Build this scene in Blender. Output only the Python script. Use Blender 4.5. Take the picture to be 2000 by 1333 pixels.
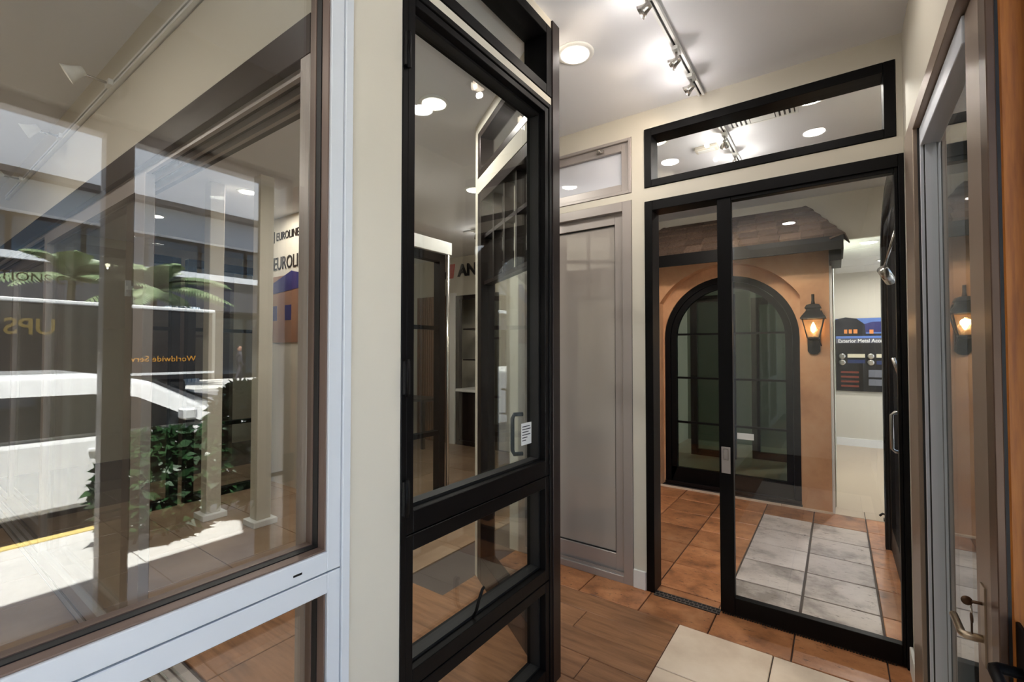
import bpy, bmesh, math, random
from mathutils import Matrix, Vector

random.seed(7)
for o in list(bpy.data.objects):
    bpy.data.objects.remove(o)
SC = bpy.context.scene
COL = SC.collection
PI = math.pi
WM = {}
CEIL = 3.04

# ------------------------------------------------------------------ camera
cam_d = bpy.data.cameras.new('camera')
cam = bpy.data.objects.new('camera', cam_d)
COL.objects.link(cam)
cam_d.sensor_width = 36.0
cam_d.lens = 16.15
cam_d.clip_start = 0.02
cam.location = (0, 0, 1.5)
cam.rotation_euler = (math.radians(90 + 1.28), 0, math.radians(35.25))
SC.camera = cam

# ------------------------------------------------------------------ world, sun, exposure
world = bpy.data.worlds.new('world')
SC.world = world
world.use_nodes = True
wn = world.node_tree.nodes
wl = world.node_tree.links
bg = wn['Background']
sky = wn.new('ShaderNodeTexSky')
sky.sky_type = 'NISHITA'
sky.sun_disc = False
sky.sun_elevation = math.radians(66)
sky.sun_rotation = math.radians(-80)
wl.new(sky.outputs[0], bg.inputs[0])
bg.inputs[1].default_value = 0.75

sun_d = bpy.data.lights.new('sun', 'SUN')
sun_d.energy = 50
sun_d.angle = math.radians(0.6)
sun_d.color = (1.0, 0.97, 0.93)
sun = bpy.data.objects.new('sun', sun_d)
COL.objects.link(sun)
sun.location = (0, 0, 20)
sun.rotation_euler = Vector((0.36, 0.14, -0.92)).to_track_quat('-Z', 'Y').to_euler()

SC.view_settings.view_transform = 'Standard'
SC.view_settings.look = 'None'
SC.view_settings.gamma = 1
SC.view_settings.use_curve_mapping = False
SC.view_settings.exposure = -0.6
SC.cycles.transparent_max_bounces = 40
SC.cycles.max_bounces = 14
SC.cycles.glossy_bounces = 6
SC.cycles.diffuse_bounces = 4
SC.cycles.caustics_reflective = False
SC.cycles.caustics_refractive = False
SC.cycles.sample_clamp_indirect = 40.0
SC.cycles.use_denoising = True

# ------------------------------------------------------------------ materials
MATS = {}


def srgb(r, g, b):
    def f(c):
        c /= 255.0
        return c / 12.92 if c <= 0.04045 else ((c + 0.055) / 1.055) ** 2.4
    return (f(r), f(g), f(b), 1.0)


def new_mat(name):
    m = bpy.data.materials.new(name)
    m.use_nodes = True
    MATS[name] = m
    nt = m.node_tree
    return m, nt.nodes, nt.links, nt.nodes['Principled BSDF']


def mat(name, col, rough=0.5, metal=0.0, spec=0.5, bump=0.0, scale=40.0, var=0.0, coat=0.0):
    m, n, l, p = new_mat(name)
    p.inputs['Base Color'].default_value = col
    p.inputs['Roughness'].default_value = rough
    p.inputs['Metallic'].default_value = metal
    p.inputs['Specular IOR Level'].default_value = spec
    p.inputs['Coat Weight'].default_value = coat
    p.inputs['Coat Roughness'].default_value = 0.06
    tc = n.new('ShaderNodeTexCoord')
    ns = n.new('ShaderNodeTexNoise')
    ns.inputs['Scale'].default_value = scale
    ns.inputs['Detail'].default_value = 3
    l.new(tc.outputs['Object'], ns.inputs['Vector'])
    if var > 0:
        mx = n.new('ShaderNodeMix')
        mx.data_type = 'RGBA'
        mx.inputs['A'].default_value = tuple(c * (1 - var) for c in col[:3]) + (1,)
        mx.inputs['B'].default_value = tuple(min(1, c * (1 + var)) for c in col[:3]) + (1,)
        l.new(ns.outputs['Fac'], mx.inputs['Factor'])
        l.new(mx.outputs['Result'], p.inputs['Base Color'])
    if bump > 0:
        b = n.new('ShaderNodeBump')
        b.inputs['Strength'].default_value = bump
        b.inputs['Distance'].default_value = 0.004
        l.new(ns.outputs['Fac'], b.inputs['Height'])
        l.new(b.outputs['Normal'], p.inputs['Normal'])
    return m


def emit(name, col, s):
    m, n, l, p = new_mat(name)
    p.inputs['Base Color'].default_value = (0.8, 0.8, 0.8, 1)
    p.inputs['Emission Color'].default_value = col
    p.inputs['Emission Strength'].default_value = s
    return m


def glass(name, tint, r0, haze=None):
    """clear float glass: see-through plus a mirror reflection that grows towards grazing angles"""
    m, n, l, p = new_mat(name)
    n.remove(p)
    out = n['Material Output']
    geo = n.new('ShaderNodeNewGeometry')
    dot = n.new('ShaderNodeVectorMath'); dot.operation = 'DOT_PRODUCT'
    l.new(geo.outputs['Incoming'], dot.inputs[0]); l.new(geo.outputs['Normal'], dot.inputs[1])
    ab = n.new('ShaderNodeMath'); ab.operation = 'ABSOLUTE'
    l.new(dot.outputs['Value'], ab.inputs[0])
    sub = n.new('ShaderNodeMath'); sub.operation = 'SUBTRACT'; sub.use_clamp = True
    sub.inputs[0].default_value = 1.0
    l.new(ab.outputs[0], sub.inputs[1])
    pw = n.new('ShaderNodeMath'); pw.operation = 'POWER'
    l.new(sub.outputs[0], pw.inputs[0]); pw.inputs[1].default_value = 5.0
    ma = n.new('ShaderNodeMath'); ma.operation = 'MULTIPLY_ADD'; ma.use_clamp = True
    l.new(pw.outputs[0], ma.inputs[0]); ma.inputs[1].default_value = 1 - r0; ma.inputs[2].default_value = r0
    tr = n.new('ShaderNodeBsdfTransparent'); tr.inputs['Color'].default_value = tint
    gl = n.new('ShaderNodeBsdfGlossy'); gl.inputs['Roughness'].default_value = 0.0
    gl.inputs['Color'].default_value = (1, 1, 1, 1)
    base = tr
    if haze:
        d = n.new('ShaderNodeBsdfDiffuse'); d.inputs['Color'].default_value = haze[0]
        mh = n.new('ShaderNodeMixShader'); mh.inputs[0].default_value = haze[1]
        l.new(tr.outputs[0], mh.inputs[1]); l.new(d.outputs[0], mh.inputs[2])
        base = mh
    mx = n.new('ShaderNodeMixShader')
    l.new(ma.outputs[0], mx.inputs[0]); l.new(base.outputs[0], mx.inputs[1]); l.new(gl.outputs[0], mx.inputs[2])
    l.new(mx.outputs[0], out.inputs['Surface'])
    return m


def stone(name, ramp, scale, stretch=(1, 1, 1), rough=0.5, bump=0.25, pits=None, pit_scale=14.0, coat=0.0, randv=0.25):
    """mottled tile material, each tile drawing a different patch and tone"""
    m, n, l, p = new_mat(name)
    p.inputs['Roughness'].default_value = rough
    p.inputs['Coat Weight'].default_value = coat
    p.inputs['Coat Roughness'].default_value = 0.25
    tc = n.new('ShaderNodeTexCoord')
    oi = n.new('ShaderNodeObjectInfo')
    mp = n.new('ShaderNodeMapping')
    mp.inputs['Scale'].default_value = stretch
    rm = n.new('ShaderNodeVectorMath'); rm.operation = 'SCALE'
    rm.inputs[0].default_value = (37.0, 53.0, 17.0)
    l.new(oi.outputs['Random'], rm.inputs['Scale'])
    l.new(tc.outputs['Object'], mp.inputs['Vector'])
    l.new(rm.outputs[0], mp.inputs['Location'])
    ns = n.new('ShaderNodeTexNoise')
    ns.inputs['Scale'].default_value = scale; ns.inputs['Detail'].default_value = 7; ns.inputs['Roughness'].default_value = 0.62
    l.new(mp.outputs[0], ns.inputs['Vector'])
    cr = n.new('ShaderNodeValToRGB')
    els = cr.color_ramp.elements
    while len(els) < len(ramp):
        els.new(0.5)
    for e, (pos, c) in zip(els, ramp):
        e.position = pos; e.color = c
    l.new(ns.outputs['Fac'], cr.inputs[0])
    hv = n.new('ShaderNodeHueSaturation')
    mr = n.new('ShaderNodeMapRange')
    mr.inputs['To Min'].default_value = 1 - randv; mr.inputs['To Max'].default_value = 1 + randv * 0.6
    l.new(oi.outputs['Random'], mr.inputs['Value'])
    l.new(mr.outputs[0], hv.inputs['Value'])
    l.new(cr.outputs[0], hv.inputs['Color'])
    last = hv.outputs[0]
    hgt = ns.outputs['Fac']
    if pits:
        n2 = n.new('ShaderNodeTexNoise')
        n2.inputs['Scale'].default_value = pit_scale; n2.inputs['Detail'].default_value = 8; n2.inputs['Roughness'].default_value = 0.78
        mp2 = n.new('ShaderNodeMapping'); mp2.inputs['Scale'].default_value = (0.7, 1.6, 1)
        l.new(rm.outputs[0], mp2.inputs['Location']); l.new(tc.outputs['Object'], mp2.inputs['Vector'])
        l.new(mp2.outputs[0], n2.inputs['Vector'])
        c2 = n.new('ShaderNodeValToRGB')
        c2.color_ramp.elements[0].position = 0.57; c2.color_ramp.elements[1].position = 0.66
        l.new(n2.outputs['Fac'], c2.inputs[0])
        mx = n.new('ShaderNodeMix'); mx.data_type = 'RGBA'
        mx.inputs['B'].default_value = pits
        l.new(c2.outputs[0], mx.inputs['Factor']); l.new(last, mx.inputs['A'])
        last = mx.outputs['Result']
    l.new(last, p.inputs['Base Color'])
    b = n.new('ShaderNodeBump'); b.inputs['Strength'].default_value = bump; b.inputs['Distance'].default_value = 0.003
    l.new(hgt, b.inputs['Height']); l.new(b.outputs[0], p.inputs['Normal'])
    return m


cream = mat('cream_paint', srgb(214, 208, 194), 0.7, bump=0.05, scale=300, spec=0.25)
ceil_m = mat('ceiling_paint', srgb(236, 236, 240), 0.75, bump=0.03, scale=300, spec=0.2)
white_al = mat('white_aluminium', srgb(214, 219, 226), 0.38, bump=0.02, scale=400)
white_p = mat('white_paint', srgb(235, 235, 232), 0.5)
bead_br = mat('bronze_bead', srgb(118, 98, 88), 0.4, 0.2)
gasket = mat('black_rubber', srgb(14, 14, 15), 0.55)
black_al = mat('black_aluminium', srgb(8, 7, 8), 0.45, 0.0, 0.16)
bronze_al = mat('dark_bronze_aluminium', srgb(44, 34, 32), 0.34, 0.45)
brown_al = mat('brown_aluminium', srgb(96, 74, 60), 0.32, 0.35, bump=0.01, scale=300)
silver_al = mat('silver_aluminium', srgb(176, 168, 164), 0.36, 0.35, bump=0.01, scale=400)
bright_al = mat('pale_lightened_aluminium', srgb(222, 227, 238), 0.4, 0.1)  # lightened and blued to hold the daylight on the lever door
taupe_al = mat('taupe_aluminium', srgb(150, 132, 118), 0.36, 0.35)
chrome = mat('brushed_steel', srgb(190, 186, 180), 0.25, 0.95)
brass_st = mat('satin_nickel', srgb(176, 160, 140), 0.3, 0.9)
iron = mat('black_iron', srgb(24, 21, 20), 0.5, 0.4, bump=0.2, scale=120)
wood_or = stone('orange_oak', [(0.3, srgb(150, 84, 28)), (0.55, srgb(186, 112, 40)), (0.8, srgb(204, 132, 58))], 6, (14, 14, 0.8), 0.45, 0.1)
grout = mat('grout', srgb(80, 72, 70), 0.9, bump=0.3, scale=200)
brown_t = stone('brown_cotto_tile', [(0.28, srgb(110, 72, 48)), (0.45, srgb(170, 112, 72)), (0.6, srgb(194, 134, 90)), (0.78, srgb(206, 156, 116))], 5.5, rough=0.42, pits=srgb(70, 44, 34), pit_scale=20, coat=0.15, randv=0.3)
trav_t = stone('pale_travertine_tile', [(0.34, srgb(134, 124, 118)), (0.5, srgb(196, 184, 176)), (0.72, srgb(216, 205, 197))], 3.2, rough=0.5, pits=srgb(100, 88, 80), pit_scale=24, bump=0.5, randv=0.2, coat=0.1)
cream_t = stone('cream_limestone_tile', [(0.3, srgb(214, 192, 168)), (0.55, srgb(232, 213, 190)), (0.8, srgb(242, 226, 206))], 4, rough=0.45, randv=0.1, coat=0.1)
plank_t = stone('wood_look_plank', [(0.25, srgb(98, 66, 44)), (0.45, srgb(142, 100, 68)), (0.62, srgb(162, 116, 82)), (0.8, srgb(180, 134, 98))], 3.2, (1.0, 9, 1), 0.4, 0.12, randv=0.15, coat=0.12)
tan_t = stone('tan_porcelain_tile', [(0.3, srgb(138, 112, 90)), (0.55, srgb(160, 134, 110)), (0.8, srgb(176, 150, 126))], 3, rough=0.35, randv=0.12, coat=0.2)
beige_f = mat('beige_floor', srgb(196, 178, 156), 0.35, var=0.06, scale=3)
stucco = stone('peach_stucco', [(0.3, srgb(176, 128, 92)), (0.5, srgb(204, 156, 116)), (0.7, srgb(214, 172, 134))], 2.2, rough=0.85, bump=0.3, randv=0.0)
shingle_m = stone('brown_asphalt_shingle', [(0.3, srgb(84, 68, 58)), (0.5, srgb(104, 86, 74)), (0.7, srgb(118, 99, 86))], 70, rough=0.9, bump=0.4, randv=0.35)
clear = glass('clear_glass', (0.93, 0.955, 0.945, 1), 0.045)
clear_w = glass('double_glazing_glass', (0.9, 0.905, 0.89, 1), 0.085)
clear_n = glass('low_iron_glass', (0.95, 0.965, 0.96, 1), 0.04)
dark_g = glass('green_tinted_glass', (0.62, 0.7, 0.66, 1), 0.045)
frost_g = glass('frosted_grey_glass', (0.75, 0.75, 0.74, 1), 0.10, haze=(srgb(178, 170, 163), 0.9))
frost_w = glass('ribbed_ceiling_haze_glass', (0.9, 0.9, 0.92, 1), 0.08, haze=(srgb(228, 230, 238), 0.85))  # white haze puts the ceiling's reflection into the glass colour
shade_g = glass('seeded_lantern_glass', (0.9, 0.82, 0.7, 1), 0.05, haze=(srgb(255, 214, 160), 0.22))
lamp_e = emit('warm_lamp', (1.0, 0.86, 0.7, 1), 9.0)
head_e = emit('halogen_lamp', (1.0, 0.82, 0.62, 1), 14.0)
bulb_e = emit('lantern_bulb', (1.0, 0.68, 0.34, 1), 30.0)
panel_blk = mat('black_board', srgb(16, 14, 15), 0.35)


# ------------------------------------------------------------------ object helpers
def tag(o, label=None, cat=None, group=None, kind=None):
    if label: o['label'] = label
    if cat: o['category'] = cat
    if group: o['group'] = group
    if kind: o['kind'] = kind
    return o


def place(o, m, parent=None):
    COL.objects.link(o)
    WM[o.name] = m.copy()
    if parent is not None:
        o.parent = parent
        o.matrix_parent_inverse = WM[parent.name].inverted()
    o.matrix_basis = m
    return o


def thing(name, loc, label, cat, group=None, rz=0.0, kind=None):
    o = bpy.data.objects.new(name, None)
    o.empty_display_size = 0.1
    place(o, Matrix.Translation(loc) @ Matrix.Rotation(rz, 4, 'Z'))
    return tag(o, label, cat, group, kind)


def obj_from(name, verts, faces, m, parent=None, frame=None, center=True, smooth=False):
    """verts in frame coordinates (frame defaults to the world)"""
    c = Vector((0, 0, 0))
    if center and verts:
        lo = [min(v[i] for v in verts) for i in range(3)]
        hi = [max(v[i] for v in verts) for i in range(3)]
        c = Vector([(a + b) / 2 for a, b in zip(lo, hi)])
    me = bpy.data.meshes.new(name)
    me.from_pydata([(v[0] - c[0], v[1] - c[1], v[2] - c[2]) for v in verts], [], faces)
    bm = bmesh.new(); bm.from_mesh(me)
    bmesh.ops.recalc_face_normals(bm, faces=bm.faces)
    bm.to_mesh(me); bm.free()
    if smooth:
        me.polygons.foreach_set('use_smooth', [True] * len(me.polygons))
    me.materials.append(m)
    o = bpy.data.objects.new(name, me)
    F = frame if frame is not None else Matrix.Identity(4)
    return place(o, F @ Matrix.Translation(c), parent)


BOXF = [(0, 1, 2, 3), (7, 6, 5, 4), (0, 4, 5, 1), (1, 5, 6, 2), (2, 6, 7, 3), (3, 7, 4, 0)]


def box_v(b):
    x0, x1, y0, y1, z0, z1 = b
    return [(x0, y0, z0), (x1, y0, z0), (x1, y1, z0), (x0, y1, z0), (x0, y0, z1), (x1, y0, z1), (x1, y1, z1), (x0, y1, z1)]


def bev(o, w, seg=1):
    bm = bmesh.new(); bm.from_mesh(o.data)
    bmesh.ops.bevel(bm, geom=list(bm.edges), offset=w, segments=seg, affect='EDGES', profile=0.5)
    bm.to_mesh(o.data); bm.free()
    return o


def box(name, b, m, parent=None, frame=None, bevel=0.0):
    o = obj_from(name, box_v(b), BOXF, m, parent, frame)
    if bevel > 0:
        bev(o, bevel)
    return o


def boxes(name, bl, m, parent=None, frame=None):
    v, f = [], []
    for b in bl:
        k = len(v)
        v += box_v(b)
        f += [tuple(i + k for i in q) for q in BOXF]
    return obj_from(name, v, f, m, parent, frame)


def prism(name, pts, axis, a0, a1, m, parent=None, frame=None, bevel=0.0):
    """closed outline pts (u, v) extruded along axis from a0 to a1. axis X: (u,v)=(y,z); Y: (x,z); Z: (x,y)"""
    def co(u, w, a):
        return (a, u, w) if axis == 'X' else ((u, a, w) if axis == 'Y' else (u, w, a))
    n = len(pts)
    v = [co(u, w, a0) for u, w in pts] + [co(u, w, a1) for u, w in pts]
    f = [tuple(range(n)), tuple(range(2 * n - 1, n - 1, -1))]
    f += [(i, (i + 1) % n, n + (i + 1) % n, n + i) for i in range(n)]
    o = obj_from(name, v, f, m, parent, frame)
    if bevel > 0: bev(o, bevel)
    return o


def ring_prism(name, outer, inner, axis, a0, a1, m, parent=None, frame=None, closed=False):
    """band between two outlines with equal point counts (an open U or a closed ring)"""
    def co(u, w, a):
        return (a, u, w) if axis == 'X' else ((u, a, w) if axis == 'Y' else (u, w, a))
    n = len(outer)
    v = []
    for a in (a0, a1):
        v += [co(u, w, a) for u, w in outer] + [co(u, w, a) for u, w in inner]
    f = []
    rng = range(n) if closed else range(n - 1)
    for i in rng:
        j = (i + 1) % n
        f.append((i, j, n + j, n + i))
        f.append((2 * n + i, 3 * n + i, 3 * n + j, 2 * n + j))
        f.append((i, 2 * n + i, 2 * n + j, j))
        f.append((n + i, n + j, 3 * n + j, 3 * n + i))
    if not closed:
        f.append((0, n, 3 * n, 2 * n)); f.append((n - 1, 2 * n + n - 1, 3 * n + n - 1, n + n - 1))
    return obj_from(name, v, f, m, parent, frame)


def tube(name, pts, r, m, parent=None, frame=None, seg=8, taper=None, cap=True):
    pts = [Vector(p) for p in pts]
    v, f = [], []
    up = Vector((0, 0, 1))
    prev = None
    for i, p in enumerate(pts):
        d = (pts[min(i + 1, len(pts) - 1)] - pts[max(i - 1, 0)]).normalized()
        if prev is None:
            a = d.cross(up)
            if a.length < 1e-3: a = d.cross(Vector((1, 0, 0)))
            a.normalize()
        else:
            a = (prev - d * prev.dot(d)).normalized()
        prev = a
        b = d.cross(a)
        rr = r if taper is None else taper[i]
        for k in range(seg):
            t = 2 * PI * k / seg
            v.append(tuple(p + (a * math.cos(t) + b * math.sin(t)) * rr))
    for i in range(len(pts) - 1):
        for k in range(seg):
            j = (k + 1) % seg
            f.append((i * seg + k, i * seg + j, (i + 1) * seg + j, (i + 1) * seg + k))
    if cap:
        f.append(tuple(range(seg))); f.append(tuple(range(len(v) - 1, len(v) - seg - 1, -1)))
    return obj_from(name, v, f, m, parent, frame, smooth=True)


def lathe(name, prof, m, parent=None, frame=None, seg=20, smooth=True):
    """profile (r, z) turned about the frame's Z axis"""
    v, f = [], []
    for r, z in prof:
        for k in range(seg):
            t = 2 * PI * k / seg
            v.append((r * math.cos(t), r * math.sin(t), z))
    for i in range(len(prof) - 1):
        for k in range(seg):
            j = (k + 1) % seg
            f.append((i * seg + k, i * seg + j, (i + 1) * seg + j, (i + 1) * seg + k))
    if prof[0][0] > 1e-5: f.append(tuple(range(seg - 1, -1, -1)))
    if prof[-1][0] > 1e-5: f.append(tuple(range(len(v) - seg, len(v))))
    o = obj_from(name, v, f, m, parent, frame, center=False, smooth=smooth)
    return o


def basis(xa, ya, loc):
    xa = Vector(xa).normalized(); ya = Vector(ya).normalized(); za = xa.cross(ya)
    return Matrix(((xa[0], ya[0], za[0], loc[0]), (xa[1], ya[1], za[1], loc[1]), (xa[2], ya[2], za[2], loc[2]), (0, 0, 0, 1)))


def text(name, body, size, M, m, parent=None, extrude=0.002, align='LEFT', sx=1.0, bold=0.0):
    cu = bpy.data.curves.new(name, 'FONT')
    cu.body = body; cu.size = size; cu.extrude = extrude; cu.align_x = align; cu.offset = bold
    cu.resolution_u = 3
    cu.materials.append(m)
    tmp = bpy.data.objects.new(name, cu)
    me = bpy.data.meshes.new_from_object(tmp)
    bpy.data.objects.remove(tmp)
    o = bpy.data.objects.new(name, me)
    return place(o, M @ Matrix.Diagonal((sx, 1, 1, 1)), parent)


def wall(name, axis, p0, p1, u0, u1, z0, z1, holes, m, label=None):
    """wall slab with rectangular holes (ua, ub, za, zb)"""
    us = sorted({u0, u1, *[h[0] for h in holes], *[h[1] for h in holes]})
    zs = sorted({z0, z1, *[h[2] for h in holes], *[h[3] for h in holes]})
    us = [u for u in us if u0 <= u <= u1]; zs = [z for z in zs if z0 <= z <= z1]
    bl = []
    for a, b in zip(us, us[1:]):
        runs = []
        for c, d in zip(zs, zs[1:]):
            mu, mz = (a + b) / 2, (c + d) / 2
            if any(h[0] < mu < h[1] and h[2] < mz < h[3] for h in holes): continue
            if runs and abs(runs[-1][1] - c) < 1e-6: runs[-1][1] = d
            else: runs.append([c, d])
        for c, d in runs:
            bl.append((p0, p1, a, b, c, d) if axis == 'X' else (a, b, p0, p1, c, d))
    o = boxes(name, bl, m)
    return tag(o, label, None, None, 'structure')


def members(parent, axis, d0, d1, u0, u1, z0, z1, w, m, names=('jamb', 'head', 'sill'), frame=None, bottom=True, wb=None, wt=None, bevel=0.002):
    """rectangular frame of four members in the plane normal to axis"""
    wb = w if wb is None else wb
    wt = w if wt is None else wt
    if not bottom: wb = 0

    def bb(a, b, c, d):
        return (d0, d1, a, b, c, d) if axis == 'X' else (a, b, d0, d1, c, d)
    r = [box(names[0], bb(u0, u0 + w, z0, z1), m, parent, frame, bevel),
         box(names[0], bb(u1 - w, u1, z0, z1), m, parent, frame, bevel),
         box(names[1], bb(u0 + w, u1 - w, z1 - wt, z1), m, parent, frame, bevel)]
    if bottom:
        r.append(box(names[2], bb(u0 + w, u1 - w, z0, z0 + wb), m, parent, frame, bevel))
    return r


def pane(parent, axis, d, u0, u1, z0, z1, m=None, frame=None, th=0.006, name='glass_pane'):
    m = m or clear
    b = (d - th / 2, d + th / 2, u0, u1, z0, z1) if axis == 'X' else (u0, u1, d - th / 2, d + th / 2, z0, z1)
    return box(name, b, m, parent, frame)


def spot(name, loc, target, energy, size, parent, col=(1.0, 0.84, 0.66), blend=0.6, rad=0.03):
    d = bpy.data.lights.new(name, 'SPOT')
    d.energy = energy; d.spot_size = math.radians(size); d.spot_blend = blend; d.color = col; d.shadow_soft_size = rad
    o = bpy.data.objects.new(name, d)
    q = (Vector(target) - Vector(loc)).to_track_quat('-Z', 'Y').to_matrix().to_4x4()
    return place(o, Matrix.Translation(loc) @ q, parent)


def point(name, loc, energy, parent, col=(1.0, 0.8, 0.58), rad=0.03):
    d = bpy.data.lights.new(name, 'POINT')
    d.energy = energy; d.color = col; d.shadow_soft_size = rad
    o = bpy.data.objects.new(name, d)
    return place(o, Matrix.Translation(loc), parent)


# ------------------------------------------------------------------ the shell
LX = -1.065      # room face of the left wall
BY = 2.87        # face of the rear wall
RX = 0.275       # face of the right wall

floor = box('floor', (-8.2, 0.9, -2.4, 10.2, -0.16, -0.012), grout)
tag(floor, 'tiled showroom floor with grey grout joints', None, None, 'structure')
ceiling = box('ceiling', (-8.2, 0.44, -2.4, 6.4, CEIL, CEIL + 0.3), ceil_m)
tag(ceiling, 'plain white painted showroom ceiling', None, None, 'structure')

w = wall('wall_left', 'X', LX - 0.13, LX, -2.0, 1.82, 0, CEIL,
         [(-0.62, 0.752, 0.06, 2.99), (0.93, 1.82, 0.0, 2.637), (0.93, 1.82, 2.67, 3.0)], cream, 'cream wall between the white window and the black door')
wall('wall_back', 'Y', BY, BY + 0.13, -2.05, 0.50, 0, CEIL,
     [(-1.97, -1.076, 0, 2.485), (-1.97, -1.076, 2.53, 2.90), (-0.992, RX + 0.001, 0, 2.455), (-0.992, 0.25, 2.54, 2.92)], cream,
     'cream wall holding the silver and black sliding doors')
wall('wall_right', 'X', RX, 0.42, 1.44, BY, 0, CEIL, [(1.44, 2.67, 0, 2.457)], cream, 'cream wall over the silver door at the right')
wall('wall_right_backing', 'X', 0.56, 0.62, 1.44, 5.45, 0, CEIL, [(3.3, 4.55, 0.05, 2.6)], mat('dark_backing', srgb(70, 64, 62), 0.8), 'dark wall behind the silver glass door')
wall('wall_near', 'Y', -2.1, -2.0, -8.2, 0.44, 0, CEIL, [], cream, 'cream wall behind the camera')
wall('wall_far_left', 'X', -8.2, -8.1, -2.4, 10.2, 0, CEIL, [], cream, 'cream wall at the far left end of the showroom')
wall('wall_partition', 'X', -2.05, -1.98, BY + 0.13, 5.6, 0, CEIL, [], cream, 'cream partition beside the stucco entry')
wall('wall_display', 'Y', 5.6, 5.7, -8.2, -2.0, 0, CEIL, [(-5.05, -4.2, 0, 2.4)], cream, 'cream wall carrying the dark lettered sign')
wall('wall_display_back', 'Y', 6.2, 6.3, -8.2, -2.2, 0, CEIL, [], cream, 'added wall keeping sky light out behind the display cabinet')  # put in to stop sky light leaking through the cabinet recess
wall('wall_rear', 'Y', 5.45, 5.5, -2.0, 0.56, 0, CEIL, [(-1.62, -0.30, 0, 2.4), (-0.02, 0.56, 0, 2.58)], cream, 'cream wall above the shingled roof')
wall('wall_side', 'X', 0.42, 0.56, BY + 0.13, 5.45, 0, CEIL, [(3.2, 4.6, 0, 2.7)], cream, 'cream side wall holding the arched black door')

# the storefront wall on the street side
wall('wall_street', 'X', 0.285, 0.44, -2.4, 1.44, 0, 3.46, [(-1.9, 1.44, 0.0, 2.5)], cream, 'cream street wall above the shopfront glass')
wall('wall_outside', 'X', 0.62, 0.75, 1.44, 5.45, 0, 3.46, [(3.3, 4.55, 0.05, 2.6)], cream, 'outer street wall of the showroom')
box('wall_end', (0.44, 0.75, 1.44, 1.52, 0, 3.46), cream)['kind'] = 'structure'
box('roof_slab', (-8.2, 0.44, -2.4, 10.2, CEIL + 0.3, CEIL + 0.42), cream)['kind'] = 'structure'  # unseen roof put in to block the sun; edge sets the pavement shadow

# the room beyond the rear opening
box('floor_far_room', (-2.0, 3.0, 5.42, 9.3, -0.02, 0.0), beige_f)['kind'] = 'structure'
box('roof_strip', (0.44, 1.7, 1.44, 10.2, 3.4, 3.46), cream)['kind'] = 'structure'
wall('wall_far_room', 'Y', 9.1, 9.2, -2.2, 3.0, 0, CEIL, [], cream, 'cream wall carrying the metal accessories board')
wall('wall_far_room_front', 'Y', 5.45, 5.5, 0.62, 1.7, 0, 3.6, [], cream, 'outer wall corner of the far room')
wall('wall_far_room_side', 'X', -0.06, -0.02, 5.5, 7.2, 0, CEIL, [], mat('pale_green_paint', srgb(208, 216, 200), 0.6), 'pale green jamb wall beside the stucco entry')
wall('wall_far_room_right', 'X', 1.6, 1.7, 5.5, 9.1, 0, CEIL, [(5.9, 8.8, 0.4, 2.6)], cream, 'cream right wall of the far room')  # unseen window opening added to bring daylight into the far room
cf = box('ceiling_far_room', (-2.2, 3.0, 5.5, 9.2, 2.76, 2.80), white_p)
tag(cf, 'white panelled ceiling of the far room', None, None, 'structure')
for i in range(5):
    box('ceiling_panel', (-0.0, 1.58, 5.56 + i * 0.7, 6.23 + i * 0.7, 2.745, 2.76), white_p, cf)
bb = box('baseboard_far', (-0.02, 1.6, 9.08, 9.1, 0, 0.12), white_p); bb['kind'] = 'structure'
wall('wall_behind_arch', 'Y', 8.2, 8.3, -3.2, -0.06, 0, CEIL, [], mat('sage_paint', srgb(150, 158, 140), 0.7), 'sage green wall seen through the arched doors')
wall('wall_behind_arch_side', 'X', -2.2, -2.1, 5.5, 8.2, 0, CEIL, [], cream, 'cream wall left of the arched doors')
box('ceiling_behind_arch', (-2.2, -0.06, 5.5, 8.3, 2.9, 2.95), ceil_m)['kind'] = 'structure'

# ------------------------------------------------------------------ floor tiles, each one an object
TILE_CACHE = {}


def tile(name, x0, x1, y0, y1, m, gap=0.004, zt=0.0):
    sx, sy = round(x1 - x0 - gap, 4), round(y1 - y0 - gap, 4)
    if sx < 0.02 or sy < 0.02: return
    key = (sx, sy, m.name)
    if key not in TILE_CACHE:
        o = obj_from('tile_mesh', box_v((-sx / 2, sx / 2, -sy / 2, sy / 2, -0.012, 0)), BOXF, m, None, None, center=False)
        bm = bmesh.new(); bm.from_mesh(o.data)
        top = [e for e in bm.edges if all(v.co.z > -0.001 for v in e.verts)]
        bmesh.ops.bevel(bm, geom=top, offset=0.0025, segments=1, affect='EDGES')
        bm.to_mesh(o.data); bm.free()
        TILE_CACHE[key] = o.data
        bpy.data.objects.remove(o)
    o = bpy.data.objects.new(name, TILE_CACHE[key])
    place(o, Matrix.Translation(((x0 + x1) / 2, (y0 + y1) / 2, zt + random.uniform(-0.0008, 0.0008))), floor)


# wood-look planks in front of the silver slider
y = 2.62
row = 0
while y > -0.6:
    off = (0.0, 0.43, 0.2, 0.62)[row % 4]
    x = -0.726
    first = True
    while x > -1.19:
        ln = 0.9 - off if first else 0.9
        first = False
        x0 = max(x - ln, -1.19)
        if y - 0.178 > 1.9: x0 = max(x - ln, -2.0)
        tile('plank', x0, x, y - 0.178, y, plank_t, 0.003)
        x = x - ln
        if y - 0.178 > 1.9 and x > -2.0 and x <= -1.19:
            tile('plank', -2.0, x, y - 0.178, y, plank_t, 0.003)
    y -= 0.178
    row += 1
# cream limestone tiles
for j in range(7):
    for i in range(3):
        x0 = -0.726 + i * 0.452
        tile('tile', x0, min(x0 + 0.452, 0.27), 2.62 - (j + 1) * 0.41, 2.62 - j * 0.41, cream_t, 0.005)
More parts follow.
